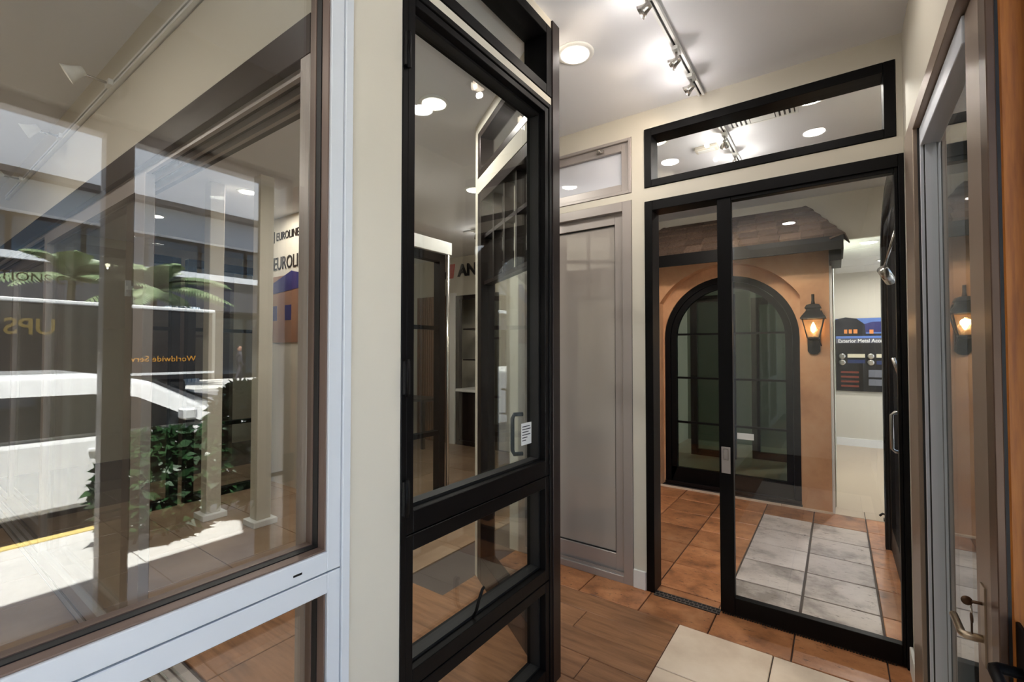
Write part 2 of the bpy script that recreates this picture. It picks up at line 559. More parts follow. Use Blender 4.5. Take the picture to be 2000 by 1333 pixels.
# brown border row under the sliders
xs = [-2.0, -1.72, -1.34, -0.96, -0.58, -0.2, 0.18, 0.42]
for a, b in zip(xs, xs[1:]):
    tile('tile', a, b, 2.62, 2.985, brown_t, 0.006)
# back room: brown cotto with a travertine inlay
xs = [-2.0, -1.72, -1.34, -0.96, -0.573, -0.19, 0.19, 0.42]
ys = [2.985 + 0.37 * k for k in range(7)]
for j, (c, d) in enumerate(zip(ys, ys[1:])):
    for i, (a, b) in enumerate(zip(xs, xs[1:])):
        inlay = 4 <= i <= 5 and j < 5
        tile('tile', a, b, c, d, trav_t if inlay else brown_t, 0.014 if inlay else 0.008)
tile('tile', 0.19, 0.56, 5.205, 5.42, beige_f); tile('tile', -0.19, 0.19, 5.205, 5.42, beige_f)
# side bays behind the glass at the left
for i in range(10):
    for j in range(4):
        tile('tile', -1.2 - (i + 1) * 0.46, -1.2 - i * 0.46, 0.72 - (j + 1) * 0.46, 0.72 - j * 0.46, tan_t, 0.005)
for i in range(9):
    for j in range(8):
        x1 = -1.2 - i * 0.58
        y0 = 0.93 + j * 0.58
        if x1 > -1.95 and y0 > 1.8: continue
        tile('tile', x1 - 0.58, x1, y0, y0 + 0.58, plank_t if (j in (0, 1) and i < 3) else tan_t, 0.005)

# ------------------------------------------------------------------ white aluminium window in the left wall
t = thing('picture_window', (LX, 0.07, 0.06), 'tall white aluminium window with upper and lower panes mirroring the street', 'window', kind='thing')
Y0, Y1, Z0, Z1 = -0.62, 0.752, 0.06, 2.99
members(t, 'X', LX - 0.10, LX + 0.012, Y0, Y1, Z0, Z1, 0.024, white_al)
for (za, zb) in ((0.942, 2.966), (0.084, 0.938)):
    members(t, 'X', LX - 0.085, LX + 0.006, Y0 + 0.025, Y1 - 0.025, za, zb, 0.038 if za > 0.5 else 0.036, white_al, ('sash_stile', 'sash_top_rail', 'sash_bottom_rail'), wb=0.05, wt=0.05 if za < 0.5 else 0.038)
    i0, i1, j0, j1 = Y0 + 0.063, Y1 - 0.063, za + 0.05, zb - (0.038 if za > 0.5 else 0.05)
    # stepped reveal: bronze bead, black rubber, bronze bead, glass
    members(t, 'X', LX - 0.030, LX - 0.002, i0, i1, j0, j1, 0.004, bead_br, ('glazing_bead', 'glazing_bead', 'glazing_bead'), bevel=0)
    members(t, 'X', LX - 0.052, LX - 0.031, i0, i1, j0, j1, 0.006, gasket, ('rubber_gasket', 'rubber_gasket', 'rubber_gasket'), bevel=0)
    members(t, 'X', LX - 0.078, LX - 0.053, i0, i1, j0, j1, 0.008, bead_br, ('spacer_bar', 'spacer_bar', 'spacer_bar'), bevel=0)
    pane(t, 'X', LX - 0.058, i0 + 0.005, i1 - 0.005, j0 + 0.005, j1 - 0.005, clear_w)
box('drain_slot', (LX + 0.0055, LX + 0.0065, 0.60, 0.622, 0.962, 0.967), gasket, t)

# ------------------------------------------------------------------ black hinged door and its transom in the left wall
t = thing('hinged_glass_door', (LX, 1.37, 0), 'black framed three-pane glass door in the cream wall beside the white window', 'door', kind='thing')
D0, D1 = 0.93, 1.82
members(t, 'X', LX - 0.12, LX + 0.004, D0, D1, 0, 2.637, 0.022, black_al, ('jamb', 'head', 'threshold'))
def sash(za, zb, wt, wb, nm):
    members(t, 'X', LX - 0.10, LX, D0 + 0.024, D1 - 0.024, za, zb, 0.030, black_al, (nm + '_stile', nm + '_top_rail', nm + '_bottom_rail'), wt=wt, wb=wb)
sash(0.944, 2.612, 0.026, 0.068, 'upper_sash')
sash(0.477, 0.940, 0.050, 0.053, 'middle_sash')
sash(0.024, 0.473, 0.043, 0.066, 'lower_sash')
for (za, zb) in ((1.012, 2.586), (0.53, 0.89), (0.09, 0.43)):
    members(t, 'X', LX - 0.075, LX - 0.03, D0 + 0.054, D1 - 0.054, za, zb, 0.010, gasket, ('glazing_bead',) * 3, bevel=0)
    pane(t, 'X', LX - 0.060, D0 + 0.06, D1 - 0.06, za + 0.006, zb - 0.006, clear)
for z in (0.35, 1.06, 1.42, 2.42):
    hg = boxes('hinge', [(LX + 0.004, LX + 0.012, D0 + 0.004, D0 + 0.028, z - 0.05, z + 0.05)], gasket, t)
    tube('hinge_pin', [(LX + 0.012, D0 + 0.016, z - 0.056), (LX + 0.012, D0 + 0.016, z + 0.056)], 0.006, black_al, hg)
st = box('label_sticker', (LX - 0.056, LX - 0.055, 1.655, 1.735, 1.09, 1.185), white_p, t)
st['label'] = 'white printed sticker on the glass'
ink = mat('print_ink', srgb(60, 60, 66), 0.8)
for k in range(6):
    wdt = (0.06, 0.066, 0.05, 0.064, 0.04, 0.03)[k]
    box('printed_line', (LX - 0.0549, LX - 0.0545, 1.662, 1.662 + wdt, 1.168 - k * 0.012, 1.172 - k * 0.012), ink, st)
# crank handle of the awning sash
tube('crank_handle', [(LX - 0.028, 1.30, 0.535), (LX - 0.012, 1.30, 0.56), (LX - 0.004, 1.305, 0.60), (LX + 0.004, 1.315, 0.635), (LX + 0.004, 1.325, 0.64)], 0.006, black_al, t)
t = thing('transom_window', (LX, 1.37, 2.67), 'black framed transom pane high above the three-pane black door', 'window', kind='thing')
members(t, 'X', LX - 0.12, LX + 0.004, D0, D1, 2.672, 2.998, 0.045, black_al)
pane(t, 'X', LX - 0.065, D0 + 0.04, D1 - 0.04, 2.71, 2.96, clear)
pst = box('corner_post', (LX - 0.075, LX + 0.008, 1.822, 1.886, 0.0, CEIL - 0.002), bronze_al, None, None, 0.002)
tag(pst, 'dark bronze corner post from floor to ceiling beside black door', 'post', None, 'thing')

# ------------------------------------------------------------------ angled display wall behind the post
AX, AY = LX - 0.06, 1.885
ang = math.atan2(2.45 - AY, -1.98 - AX)
ALEN = math.hypot(2.45 - AY, -1.98 - AX)
AF = Matrix.Translation((AX, AY, 0)) @ Matrix.Rotation(ang, 4, 'Z')       # local x along the wall, local y = -90 deg side
def awall(name, holes, m):
    us = sorted({0, ALEN, *[h[0] for h in holes], *[h[1] for h in holes]}); zs = sorted({0, CEIL, *[h[2] for h in holes], *[h[3] for h in holes]})
    bl = []
    for a, b in zip(us, us[1:]):
        for c, d in zip(zs, zs[1:]):
            mu, mz = (a + b) / 2, (c + d) / 2
            if any(h[0] < mu < h[1] and h[2] < mz < h[3] for h in holes): continue
            bl.append((a, b, -0.05, 0.05, c, d))
    return boxes(name, bl, m, None, AF)
aw = awall('wall_angled', [(0.04, ALEN - 0.05, 0, 2.56), (0.04, ALEN - 0.05, 2.66, 2.97)], cream)
tag(aw, 'short angled cream wall behind the bronze post', None, None, 'structure')
t = thing('gridded_glass_door', (AX - 0.4, AY + 0.26, 0), 'dark bronze glass door with a grille across its top, in the angled wall', 'door', kind='thing')
members(t, 'Y', -0.05, 0.05, 0.045, ALEN - 0.055, 0, 2.555, 0.07, bronze_al, ('stile', 'top_rail', 'bottom_rail'), AF, wb=0.16)
for u in (0.33, 0.52, 0.71):
    box('muntin', (u - 0.012, u + 0.012, -0.03, 0.03, 1.95, 2.485), bronze_al, t, AF)
for z in (1.95, 2.26):
    box('muntin', (0.115, ALEN - 0.125, -0.028, 0.028, z - 0.012, z + 0.012), bronze_al, t, AF)
pane(t, 'Y', 0.0, 0.11, ALEN - 0.12, 0.155, 2.49, clear, AF)
hp = [(0.19, 0.05, 0.98), (0.19, 0.095, 0.98), (0.19, 0.105, 1.0), (0.19, 0.105, 1.16), (0.19, 0.095, 1.18), (0.19, 0.05, 1.18)]
tube('pull_handle', hp, 0.011, iron, t, AF)
t = thing('transom_window', (AX - 0.4, AY + 0.26, 2.66), 'dark transom pane above the grille door in the angled wall', 'window', kind='thing')
members(t, 'Y', -0.05, 0.05, 0.045, ALEN - 0.055, 2.662, 2.968, 0.045, bronze_al, frame=AF)
pane(t, 'Y', 0.0, 0.085, ALEN - 0.095, 2.70, 2.93, clear, AF)

# ------------------------------------------------------------------ silver sliding door and transom in the rear wall
t = thing('sliding_panel_door', (-1.5, BY, 0), 'silver framed sliding door with frosted grey panel left of the black doorway', 'door', kind='thing')
S0, S1 = -1.968, -1.078
members(t, 'Y', BY - 0.006, BY + 0.12, S0, S1, 0.0, 2.483, 0.062, silver_al, wb=0.045)
members(t, 'Y', BY + 0.03, BY + 0.075, S0 + 0.06, S1 - 0.062, 0.05, 2.42, 0.066, silver_al, ('panel_stile', 'panel_top_rail', 'panel_bottom_rail'), wb=0.115, wt=0.07)
members(t, 'Y', BY + 0.040, BY + 0.065, S0 + 0.126, S1 - 0.128, 0.165, 2.35, 0.006, gasket, ('gasket',) * 3, bevel=0)
pane(t, 'Y', BY + 0.052, S0 + 0.12, S1 - 0.12, 0.16, 2.36, frost_g, th=0.008)
box('track_rail', (S0 + 0.06, S1 - 0.062, BY + 0.008, BY + 0.014, 0.045, 0.06), silver_al, t)
t = thing('transom_window', (-1.5, BY, 2.53), 'silver framed transom with ribbed pane and catch over the frosted silver door', 'window', kind='thing')
members(t, 'Y', BY - 0.006, BY + 0.11, S0, S1, 2.532, 2.898, 0.02, silver_al)
members(t, 'Y', BY + 0.012, BY + 0.07, S0 + 0.02, S1 - 0.02, 2.553, 2.878, 0.052, silver_al, ('sash_stile', 'sash_top_rail', 'sash_bottom_rail'))
pane(t, 'Y', BY + 0.04, S0 + 0.07, S1 - 0.07, 2.60, 2.83, frost_w, th=0.008)
ct = boxes('catch', [(-1.32, -1.27, BY - 0.012, BY + 0.012, 2.842, 2.862)], chrome, t)
tube('catch_knob', [(-1.295, BY - 0.012, 2.852), (-1.295, BY - 0.03, 2.852)], 0.009, chrome, ct)
bb = box('baseboard_back', (-1.075, -0.995, BY - 0.014, BY, 0, 0.115), white_p, None, None, 0.003); bb['kind'] = 'structure'
bb = box('baseboard_right', (RX - 0.014, RX, 2.685, BY - 0.006, 0, 0.115), white_p, None, None, 0.003); bb['kind'] = 'structure'

# ------------------------------------------------------------------ black sliding door and transom in the rear wall
t = thing('sliding_glass_door', (-0.36, BY, 0), 'black framed sliding glass door half open before the arched entry', 'door', kind='thing')
box('jamb', (-0.990, -0.940, BY - 0.008, BY + 0.125, 0, 2.453), black_al, t, None, 0.002)
box('jamb', (RX - 0.022, RX - 0.001, BY - 0.008, BY + 0.125, 0, 2.453), black_al, t, None, 0.002)
box('head', (-0.940, RX - 0.022, BY - 0.008, BY + 0.125, 2.391, 2.453), black_al, t, None, 0.002)
L0, L1 = -0.563, RX - 0.023
box('stile', (L0, L0 + 0.075, BY + 0.004, BY + 0.048, 0.008, 2.392), black_al, t, None, 0.002)
box('stile', (L1 - 0.014, L1, BY + 0.004, BY + 0.048, 0.008, 2.392), black_al, t, None, 0.002)
box('bottom_rail', (L0 + 0.075, L1 - 0.014, BY + 0.004, BY + 0.048, 0.008, 0.105), black_al, t, None, 0.002)
box('top_rail', (L0 + 0.075, L1 - 0.014, BY + 0.004, BY + 0.048, 2.37, 2.392), black_al, t, None, 0.002)
pane(t, 'Y', BY + 0.026, L0 + 0.07, L1 - 0.012, 0.10, 2.38, clear_n)
fp = box('flush_pull', (L0 + 0.012, L0 + 0.060, BY + 0.001, BY + 0.0045, 0.80, 0.95), silver_al, t, None, 0.001)
members(fp, 'Y', BY - 0.0005, BY + 0.0012, L0 + 0.022, L0 + 0.05, 0.875, 0.94, 0.004, chrome, ('pull_rim',) * 3, bevel=0)
sk = box('glass_sticker', (-0.47, -0.385, BY + 0.0215, BY + 0.0225, 1.0, 1.035), white_p, t)
sk['label'] = 'small white sticker on the glass'
br = boxes('brush_seal', [(L0 + 0.01 + k * 0.0125, L0 + 0.016 + k * 0.0125, BY + 0.002, BY + 0.006, 0.0, 0.012) for k in range(62)], gasket, t)
br['kind'] = 'stuff'
t = thing('transom_window', (-0.36, BY, 2.54), 'wide black framed transom reflecting ceiling lights above the black sliding door', 'window', kind='thing')
members(t, 'Y', BY - 0.008, BY + 0.125, -0.990, 0.248, 2.542, 2.918, 0.045, black_al, wt=0.05)
pane(t, 'Y', BY + 0.06, -0.95, 0.21, 2.58, 2.87, clear_n)
# linear floor drain in the open doorway
t = thing('floor_drain', (-0.75, BY, 0), 'narrow metal grate set in the floor across the open black doorway', 'drain', kind='thing')
dr = mat('drain_steel', srgb(120, 112, 106), 0.4, 0.6)
box('tray', (-0.94, -0.565, BY - 0.03, BY + 0.035, -0.004, 0.0015), gasket, t)
for k in range(3):
    yy = BY - 0.026 + k * 0.027
    box('grate_bar', (-0.94, -0.565, yy, yy + 0.006, 0.0015, 0.004), dr, t)
gb = boxes('grate_link', [(-0.935 + k * 0.0125, -0.930 + k * 0.0125, BY - 0.024 + (k % 2) * 0.027, BY - 0.002 + (k % 2) * 0.027, 0.0016, 0.0038) for k in range(30)], dr, t)
gb['kind'] = 'stuff'

# ------------------------------------------------------------------ silver lever door in the right wall
t = thing('lever_glass_door', (RX + 0.05, 2.05, 0), 'silver framed glass door with lever and keys in the right wall', 'door', kind='thing')
box('jamb', (RX - 0.016, 0.40, 2.42, 2.668, 0, 2.455), taupe_al, t, None, 0.002)
box('head', (RX - 0.016, 0.40, 1.52, 2.42, 2.39, 2.455), taupe_al, t, None, 0.002)
box('shadow_gap', (RX - 0.002, 0.39, 2.412, 2.42, 0, 2.39), gasket, t)
box('stile', (0.279, 0.40, 2.40, 2.412, 0.012, 2.385), bright_al, t, None, 0.001)
box('stile_bead', (0.291, 0.40, 2.385, 2.40, 0.10, 2.31), bright_al, t, None, 0.001)
box('bead_gasket', (0.2885, 0.30, 2.3855, 2.3995, 0.10, 2.31), gasket, t)
box('stile', (0.285, 0.40, 1.52, 1.657, 0.012, 2.385), taupe_al, t, None, 0.002)
box('gasket', (0.287, 0.40, 1.503, 1.52, 0.012, 2.385), gasket, t)
box('top_rail', (0.279, 0.40, 1.657, 2.40, 2.31, 2.385), bright_al, t, None, 0.002)
box('bottom_rail', (0.279, 0.40, 1.657, 2.40, 0.012, 0.10), bright_al, t, None, 0.002)
gl = pane(t, 'X', 0.3085, 1.64, 2.405, 0.09, 2.32, clear)
gl.matrix_basis = gl.matrix_basis @ Matrix.Rotation(math.radians(-0.5), 4, 'Z')
lv = tube('lever_handle', [(0.285, 1.585, 0.80), (0.252, 1.585, 0.80), (0.246, 1.591, 0.80), (0.245, 1.60, 0.80), (0.245, 1.69, 0.80)], 0.009, brass_st, t, seg=10)
box('lever_plate', (0.281, 0.2855, 1.565, 1.605, 0.74, 0.93), brass_st, lv, None, 0.001)
t2 = thing('door_key', (0.27, 1.585, 0.85), 'bronze key hanging from the lock of the silver lever door', 'key', kind='thing')
keym = mat('key_brass', srgb(84, 62, 46), 0.4, 0.8)
KF = basis((0, 1, 0), (0, 0, 1), (0.262, 1.585, 0.845))
lathe('key_head', [(0.004, -0.0015), (0.012, -0.0015), (0.012, 0.0015), (0.004, 0.0015)], keym, t2, KF, 14)
box('key_blade', (0.2605, 0.2635, 1.581, 1.589, 0.805, 0.838), keym, t2)
tube('key_ring', [(0.262, 1.585 + 0.008 * math.cos(a), 0.867 + 0.010 * math.sin(a)) for a in [k * PI / 6 for k in range(13)]], 0.0012, chrome, t2, seg=6)
tube('lock_key', [(0.285, 1.585, 0.885), (0.262, 1.585, 0.885)], 0.004, keym, t2)
lathe('lock_key_bow', [(0.003, -0.0015), (0.011, -0.0015), (0.011, 0.0015), (0.003, 0.0015)], keym, t2, basis((1, 0, 0), (0, 0, 1), (0.254, 1.585, 0.885)), 14)

# ------------------------------------------------------------------ shopfront on the street side, wood entry door jamb
t = thing('shopfront_jamb', (0.31, 1.46, 0), 'orange oak and brown metal doorway jamb at the right edge', 'jamb', kind='thing')
box('metal_cover', (0.281, 0.296, 1.442, 1.502, 0, 2.5), brown_al, t, None, 0.002)
box('rubber_seal', (0.296, 0.302, 1.445, 1.50, 0, 2.5), gasket, t)
box('oak_post', (0.302, 0.42, 1.442, 1.502, 0, 2.5), wood_or, t, None, 0.003)
dk = tube('door_lever', [(0.310, 1.40, 0.83), (0.27, 1.40, 0.83), (0.263, 1.393, 0.83), (0.261, 1.38, 0.83), (0.261, 1.28, 0.83)], 0.011, black_al, t, seg=10)
box('lever_plate', (0.306, 0.314, 1.38, 1.442, 0.76, 0.92), black_al, dk, None, 0.002)
t = thing('shopfront_window', (0.34, 0.4, 0), 'silver framed street shopfront beside the camera with three tall panes', 'window', kind='thing')
members(t, 'X', 0.345, 0.42, -1.9, 1.44, 0.0, 2.5, 0.04, silver_al, wt=0.05, wb=0.06)
box('mullion', (0.345, 0.42, -0.7, -0.6, 0.06, 2.45), silver_al, t, None, 0.002)
box('mullion', (0.345, 0.42, 0.60, 0.70, 0.06, 2.45), silver_al, t, None, 0.002)
pane(t, 'X', 0.385, -0.60, 0.60, 0.05, 2.46, clear_n)
pane(t, 'X', 0.385, -1.86, -0.70, 0.05, 2.46, clear_n)  # unseen pane added to widen the shopfront for more daylight
pane(t, 'X', 0.385, 0.70, 1.40, 0.05, 2.46, clear_n)
gold = mat('gold_lettering', srgb(150, 122, 60), 0.4, 0.5)
text('glass_lettering', 'RENOVATIONS.COM', 0.05, basis((0, 1, 0), (0, 0, 1), (0.3895, 0.10, 1.78)), gold, t, 0.0005)

# ------------------------------------------------------------------ stucco entry with arch recess
SX0, SX1 = -1.975, -0.05
SY = 5.2
ACX = -0.957


def seg_arch(hw, zs, rise, n=28):
    R = (hw * hw + rise * rise) / (2 * rise)
    zc = zs + rise - R
    a0 = math.asin(hw / R)
    return [(ACX + R * math.sin(-a0 + 2 * a0 * k / n), zc + R * math.cos(-a0 + 2 * a0 * k / n)) for k in range(n + 1)]


def full_arch(r, zs, z0, n=28):
    return [(ACX - r, z0)] + [(ACX - r * math.cos(PI * k / n), zs + r * math.sin(PI * k / n)) for k in range(n + 1)] + [(ACX + r, z0)]


sw_t = thing('stucco_entry', (ACX, SY, 0), 'peach stucco house front with arched recess under the shingled roof', 'facade', kind='thing')
top = seg_arch(0.673, 2.04, 0.38)
vs_o = [(SX0, 0)] + [(SX0, 2.45)] + [(SX0 + (SX1 - SX0) * (k / 28.0), 2.45) for k in range(29)][1:-1] + [(SX1, 2.45), (SX1, 0)]
inner = [(ACX - 0.673, 0)] + top + [(ACX + 0.673, 0)]
ring_prism('stucco_front', vs_o[:len(inner)] if len(vs_o) == len(inner) else [(SX0, 0)] + [(SX0 + (SX1 - SX0) * (k / 28.0), 2.45) for k in range(29)] + [(SX1, 0)], inner, 'Y', SY, SY + 0.13, stucco, sw_t)
ring_prism('stucco_recess', [(ACX - 0.69, 0)] + [(ACX - 0.69 + 1.38 * k / 28.0, 2.44) for k in range(29)] + [(ACX + 0.69, 0)], [p for p in full_arch(0.66, 1.645, 0.0)], 'Y', SY + 0.13, SY + 0.215, stucco, sw_t)
box('corner_bead', (SX1, SX1 + 0.02, SY + 0.01, SY + 0.22, 0, 2.40), white_p, sw_t)
for k in range(4):
    box('sill_stone', (-1.70 + k * 0.415, -1.70 + k * 0.415 + 0.41, SY - 0.035, SY + 0.0, 0.0, 0.014), cream_t, sw_t)

# arched double door
t = thing('arched_glass_door', (ACX, SY + 0.16, 0), 'black arched double glass doors in the peach stucco entry', 'door', kind='thing')
ring_prism('arch_frame', full_arch(0.662, 1.645, 0.0), full_arch(0.60, 1.645, 0.0), 'Y', SY + 0.15, SY + 0.24, black_al, t)
AD0, AD1 = SY + 0.165, SY + 0.215
for s in (-1, 1):
    r_o, r_i = 0.596, 0.535
    n = 16
    a_out, a_in = [], []
    rng = [k / n for k in range(n + 1)]
    out = [(ACX + s * r_o, 0.03)] + [(ACX + s * r_o * math.cos(PI / 2 * k), 1.645 + r_o * math.sin(PI / 2 * k)) for k in rng[:-1]] + [(ACX + s * 0.003, 1.645 + r_o)]
    inn = [(ACX + s * r_i, 0.19)] + [(ACX + s * r_i * math.cos(PI / 2 * k * 0.955), 1.645 + r_i * math.sin(PI / 2 * k * 0.955)) for k in rng[:-1]] + [(ACX + s * 0.05, 1.645 + math.sqrt(r_i ** 2 - 0.0025))]
    leaf = ring_prism('door_leaf', out, inn, 'Y', AD0, AD1, black_al, t)
    box('meeting_stile', tuple(sorted((ACX + s * 0.003, ACX + s * 0.055))) + (AD0, AD1, 0.03, 1.645 + 0.55), black_al, leaf)
    box('bottom_rail', tuple(sorted((ACX + s * 0.003, ACX + s * r_o))) + (AD0, AD1, 0.03, 0.19), black_al, leaf)
    for z in (0.70, 1.20, 1.69):
        hw = r_i if z < 1.645 else math.sqrt(r_i ** 2 - (z - 1.645) ** 2)
        box('muntin', tuple(sorted((ACX + s * 0.05, ACX + s * (hw + 0.01)))) + (AD0 + 0.01, AD1 - 0.01, z - 0.011, z + 0.011), black_al, leaf)
    gp = [(ACX + s * 0.045, 0.18), (ACX + s * (r_i + 0.01), 0.18)] + [(ACX + s * (r_i + 0.01) * math.cos(PI / 2 * k), 1.645 + (r_i + 0.01) * math.sin(PI / 2 * k)) for k in rng[:-1]] + [(ACX + s * 0.045, 1.645 + r_i)]
    prism('glass_pane', gp, 'Y', SY + 0.187, SY + 0.193, dark_g, leaf)
box('threshold', (ACX - 0.66, ACX + 0.66, SY + 0.12, SY + 0.24, 0, 0.03), bronze_al, t)
# things glimpsed through the arch
t = thing('display_glass_door', (-1.35, 7.0, 0), 'dark framed display door seen through the left arched leaf', 'door', kind='thing')
members(t, 'Y', 7.0, 7.06, -1.75, -1.15, 0, 2.3, 0.09, black_al)
pane(t, 'Y', 7.03, -1.67, -1.23, 0.08, 2.22, dark_g)
t = thing('display_glass_door', (-0.62, 7.2, 0), 'dark framed display door seen through the right arched leaf', 'door', kind='thing')
members(t, 'Y', 7.2, 7.26, -0.98, -0.2, 0, 2.25, 0.1, black_al)
pane(t, 'Y', 7.23, -0.9, -0.28, 0.08, 2.2, dark_g)
box('floor_behind_arch', (-2.1, -0.06, 5.45, 8.2, 0.0005, 0.004), beige_f)['kind'] = 'structure'

# hip roof over the entry, each shingle an object
rt = thing('shingled_roof', (ACX, SY, 2.4), 'brown shingled hip roof with black fascia over the arched entry', 'roof', kind='thing')
EX0, EX1, EY, EZ = -1.95, 0.06, 4.86, 2.50
RX0, RX1, RY, RZ = -1.63, -0.24, 5.40, 2.94
obj_from('roof_deck', [(EX0, EY, EZ), (EX1, EY, EZ), (RX1, RY, RZ), (RX0, RY, RZ), (EX0, 5.41, EZ), (EX1, 5.41, EZ), (RX1, 5.41, RZ), (RX0, 5.41, RZ)],
         [(0, 1, 2, 3), (0, 3, 7, 4), (1, 5, 6, 2), (4, 7, 6, 5), (3, 2, 6, 7), (0, 4, 5, 1)], bronze_al, rt)
box('fascia', (EX0, EX1, EY - 0.015, EY + 0.005, 2.385, EZ + 0.004), black_al, rt)
box('fascia', (EX1 - 0.02, EX1, EY + 0.005, 5.41, 2.385, EZ + 0.004), black_al, rt)
box('soffit', (EX0, EX1 - 0.02, EY + 0.005, 5.41, 2.452, 2.462), black_al, rt)
box('beam_end', (-0.045, 0.045, 4.93, 5.41, 2.30, 2.452), black_al, rt)
nrow = 5
sl = Vector((0, RY - EY, RZ - EZ)); sln = sl.length; sd = sl / sln
nrm = Vector((0, -sd.z, sd.y))
for r in range(nrow):
    f0, f1 = r / nrow, min(1.0, (r + 1.35) / nrow)
    def xl(f): return EX0 + (RX0 - EX0) * f
    def xr(f): return EX1 + (RX1 - EX1) * f
    wtab = 0.17
    x = xl(f0) - (0.085 if r % 2 else 0.0)
    while x < xr(f0):
        xa, xb = x + 0.002, x + wtab - 0.002
        x += wtab
        vs = []
        a0, b0 = max(xa, xl(f0)), min(xb, xr(f0))
        a1, b1 = max(xa, xl(f1)), min(xb, xr(f1))
        if b0 - a0 < 0.01: continue
        if b1 < a1: b1 = a1 = (min(max((xa + xb) / 2, xl(f1)), xr(f1)))
        p0 = Vector((0, EY, EZ)) + sl * f0; p1 = Vector((0, EY, EZ)) + sl * f1
        up = 0.03 + random.uniform(0, 0.004)
        lo, hi = nrm * up, nrm * 0.004
        q = [Vector((a0, 0, 0)) + p0, Vector((b0, 0, 0)) + p0, Vector((b1, 0, 0)) + p1, Vector((a1, 0, 0)) + p1]
        v = [q[0] + nrm * 0.003, q[1] + nrm * 0.003, q[2] + nrm * 0.001, q[3] + nrm * 0.001, q[0] + lo, q[1] + lo, q[2] + hi, q[3] + hi]
        obj_from('shingle', [tuple(a) for a in v], BOXF, shingle_m, rt)
# hip caps on both hips and side slope shingles on the right
for (e, rr) in (((EX1, EY, EZ), (RX1, RY, RZ)), ((EX0, EY, EZ), (RX0, RY, RZ))):
    e, rr = Vector(e), Vector(rr)
    s = 1 if e.x > ACX else -1
    for k in range(5):
        p0 = e.lerp(rr, k / 5.0); p1 = e.lerp(rr, min(1, (k + 1.2) / 5.0))
        du = (rr - e).normalized()
        ax = (nrm + Vector((s * 0.8, 0, 0.6)).normalized()).normalized()
        side = du.cross(ax).normalized()
        hw = 0.085
        v = []
        for p, hgt in ((p0, 0.026), (p1, 0.012)):
            v += [tuple(p - side * hw - ax * 0.045), tuple(p + ax * hgt), tuple(p + side * hw - ax * 0.045)]
        for p, hgt in ((p0, 0.026), (p1, 0.012)):
            v += [tuple(p - side * hw - ax * 0.055), tuple(p + ax * (hgt - 0.01)), tuple(p + side * hw - ax * 0.055)]
        f = [(0, 1, 4, 3), (1, 2, 5, 4), (6, 9, 10, 7), (7, 10, 11, 8), (0, 6, 7, 1), (1, 7, 8, 2), (3, 4, 10, 9), (4, 5, 11, 10), (0, 3, 9, 6), (2, 8, 11, 5)]
        obj_from('hip_shingle', v, f, shingle_m, rt)

# ------------------------------------------------------------------ lantern
LXp, LYp = -0.175, SY
t = thing('wall_lantern', (LXp, LYp, 1.45), 'black iron lantern glowing on the peach stucco beside arched doors', 'lantern', kind='thing')
prism('back_plate', [(-0.05, 1.49), (0.05, 1.49), (0.05, 1.80), (-0.05, 1.80)] if False else [(LXp - 0.05, 1.50), (LXp - 0.03, 1.475), (LXp, 1.468), (LXp + 0.03, 1.475), (LXp + 0.05, 1.50), (LXp + 0.05, 1.78), (LXp - 0.05, 1.78)], 'Y', LYp - 0.02, LYp, iron, t)
LF = Matrix.Translation((LXp, LYp - 0.11, 0))
def sq(name, prof, m, par, fr):
    v, f = [], []
    for h, z in prof:
        v += [(-h, -h, z), (h, -h, z), (h, h, z), (-h, h, z)]
    for i in range(len(prof) - 1):
        for k in range(4):
            j = (k + 1) % 4
            f.append((i * 4 + k, i * 4 + j, i * 4 + 4 + j, i * 4 + 4 + k))
    f += [(3, 2, 1, 0), tuple(range(len(v) - 4, len(v)))]
    return obj_from(name, v, f, m, par, fr)
sq('base_cup', [(0.025, 1.60), (0.046, 1.615), (0.046, 1.63)], iron, t, LF)
sq('glass_shade', [(0.042, 1.63), (0.078, 1.80)], shade_g, t, LF)
sq('roof_cap', [(0.10, 1.80), (0.098, 1.812), (0.055, 1.875), (0.055, 1.895), (0.065, 1.90), (0.05, 1.93), (0.02, 1.94)], iron, t, LF)
for sx in (-1, 1):
    for sy in (-1, 1):
        tube('corner_bar', [(sx * 0.046, sy * 0.046, 1.625), (sx * 0.083, sy * 0.083, 1.803)], 0.005, iron, t, LF, seg=6)
tube('finial', [(0, 0, 1.935), (0, 0, 1.97), (0, 0, 2.03)], 0.012, iron, t, LF, taper=[0.018, 0.012, 0.012])
tube('arm', [(0, 0.11, 1.72), (0, 0.07, 1.62), (0, 0.0, 1.605)], 0.012, iron, t, LF)
sc = [(0.06 + 0.02 * math.sin(a * 2.1), 0.06 - 0.02 * a, 1.88 - 0.11 * a) for a in [k * 0.2 for k in range(16)]]
tube('scroll', sc, 0.005, iron, t, LF, seg=6)
lathe('bulb', [(0.004, 1.67), (0.017, 1.69), (0.022, 1.72), (0.012, 1.75), (0.002, 1.77)], bulb_e, t, LF, 12)
point('lantern_light', (LXp, LYp - 0.11, 1.73), 5.0, t, (1.0, 0.62, 0.3), 0.03)

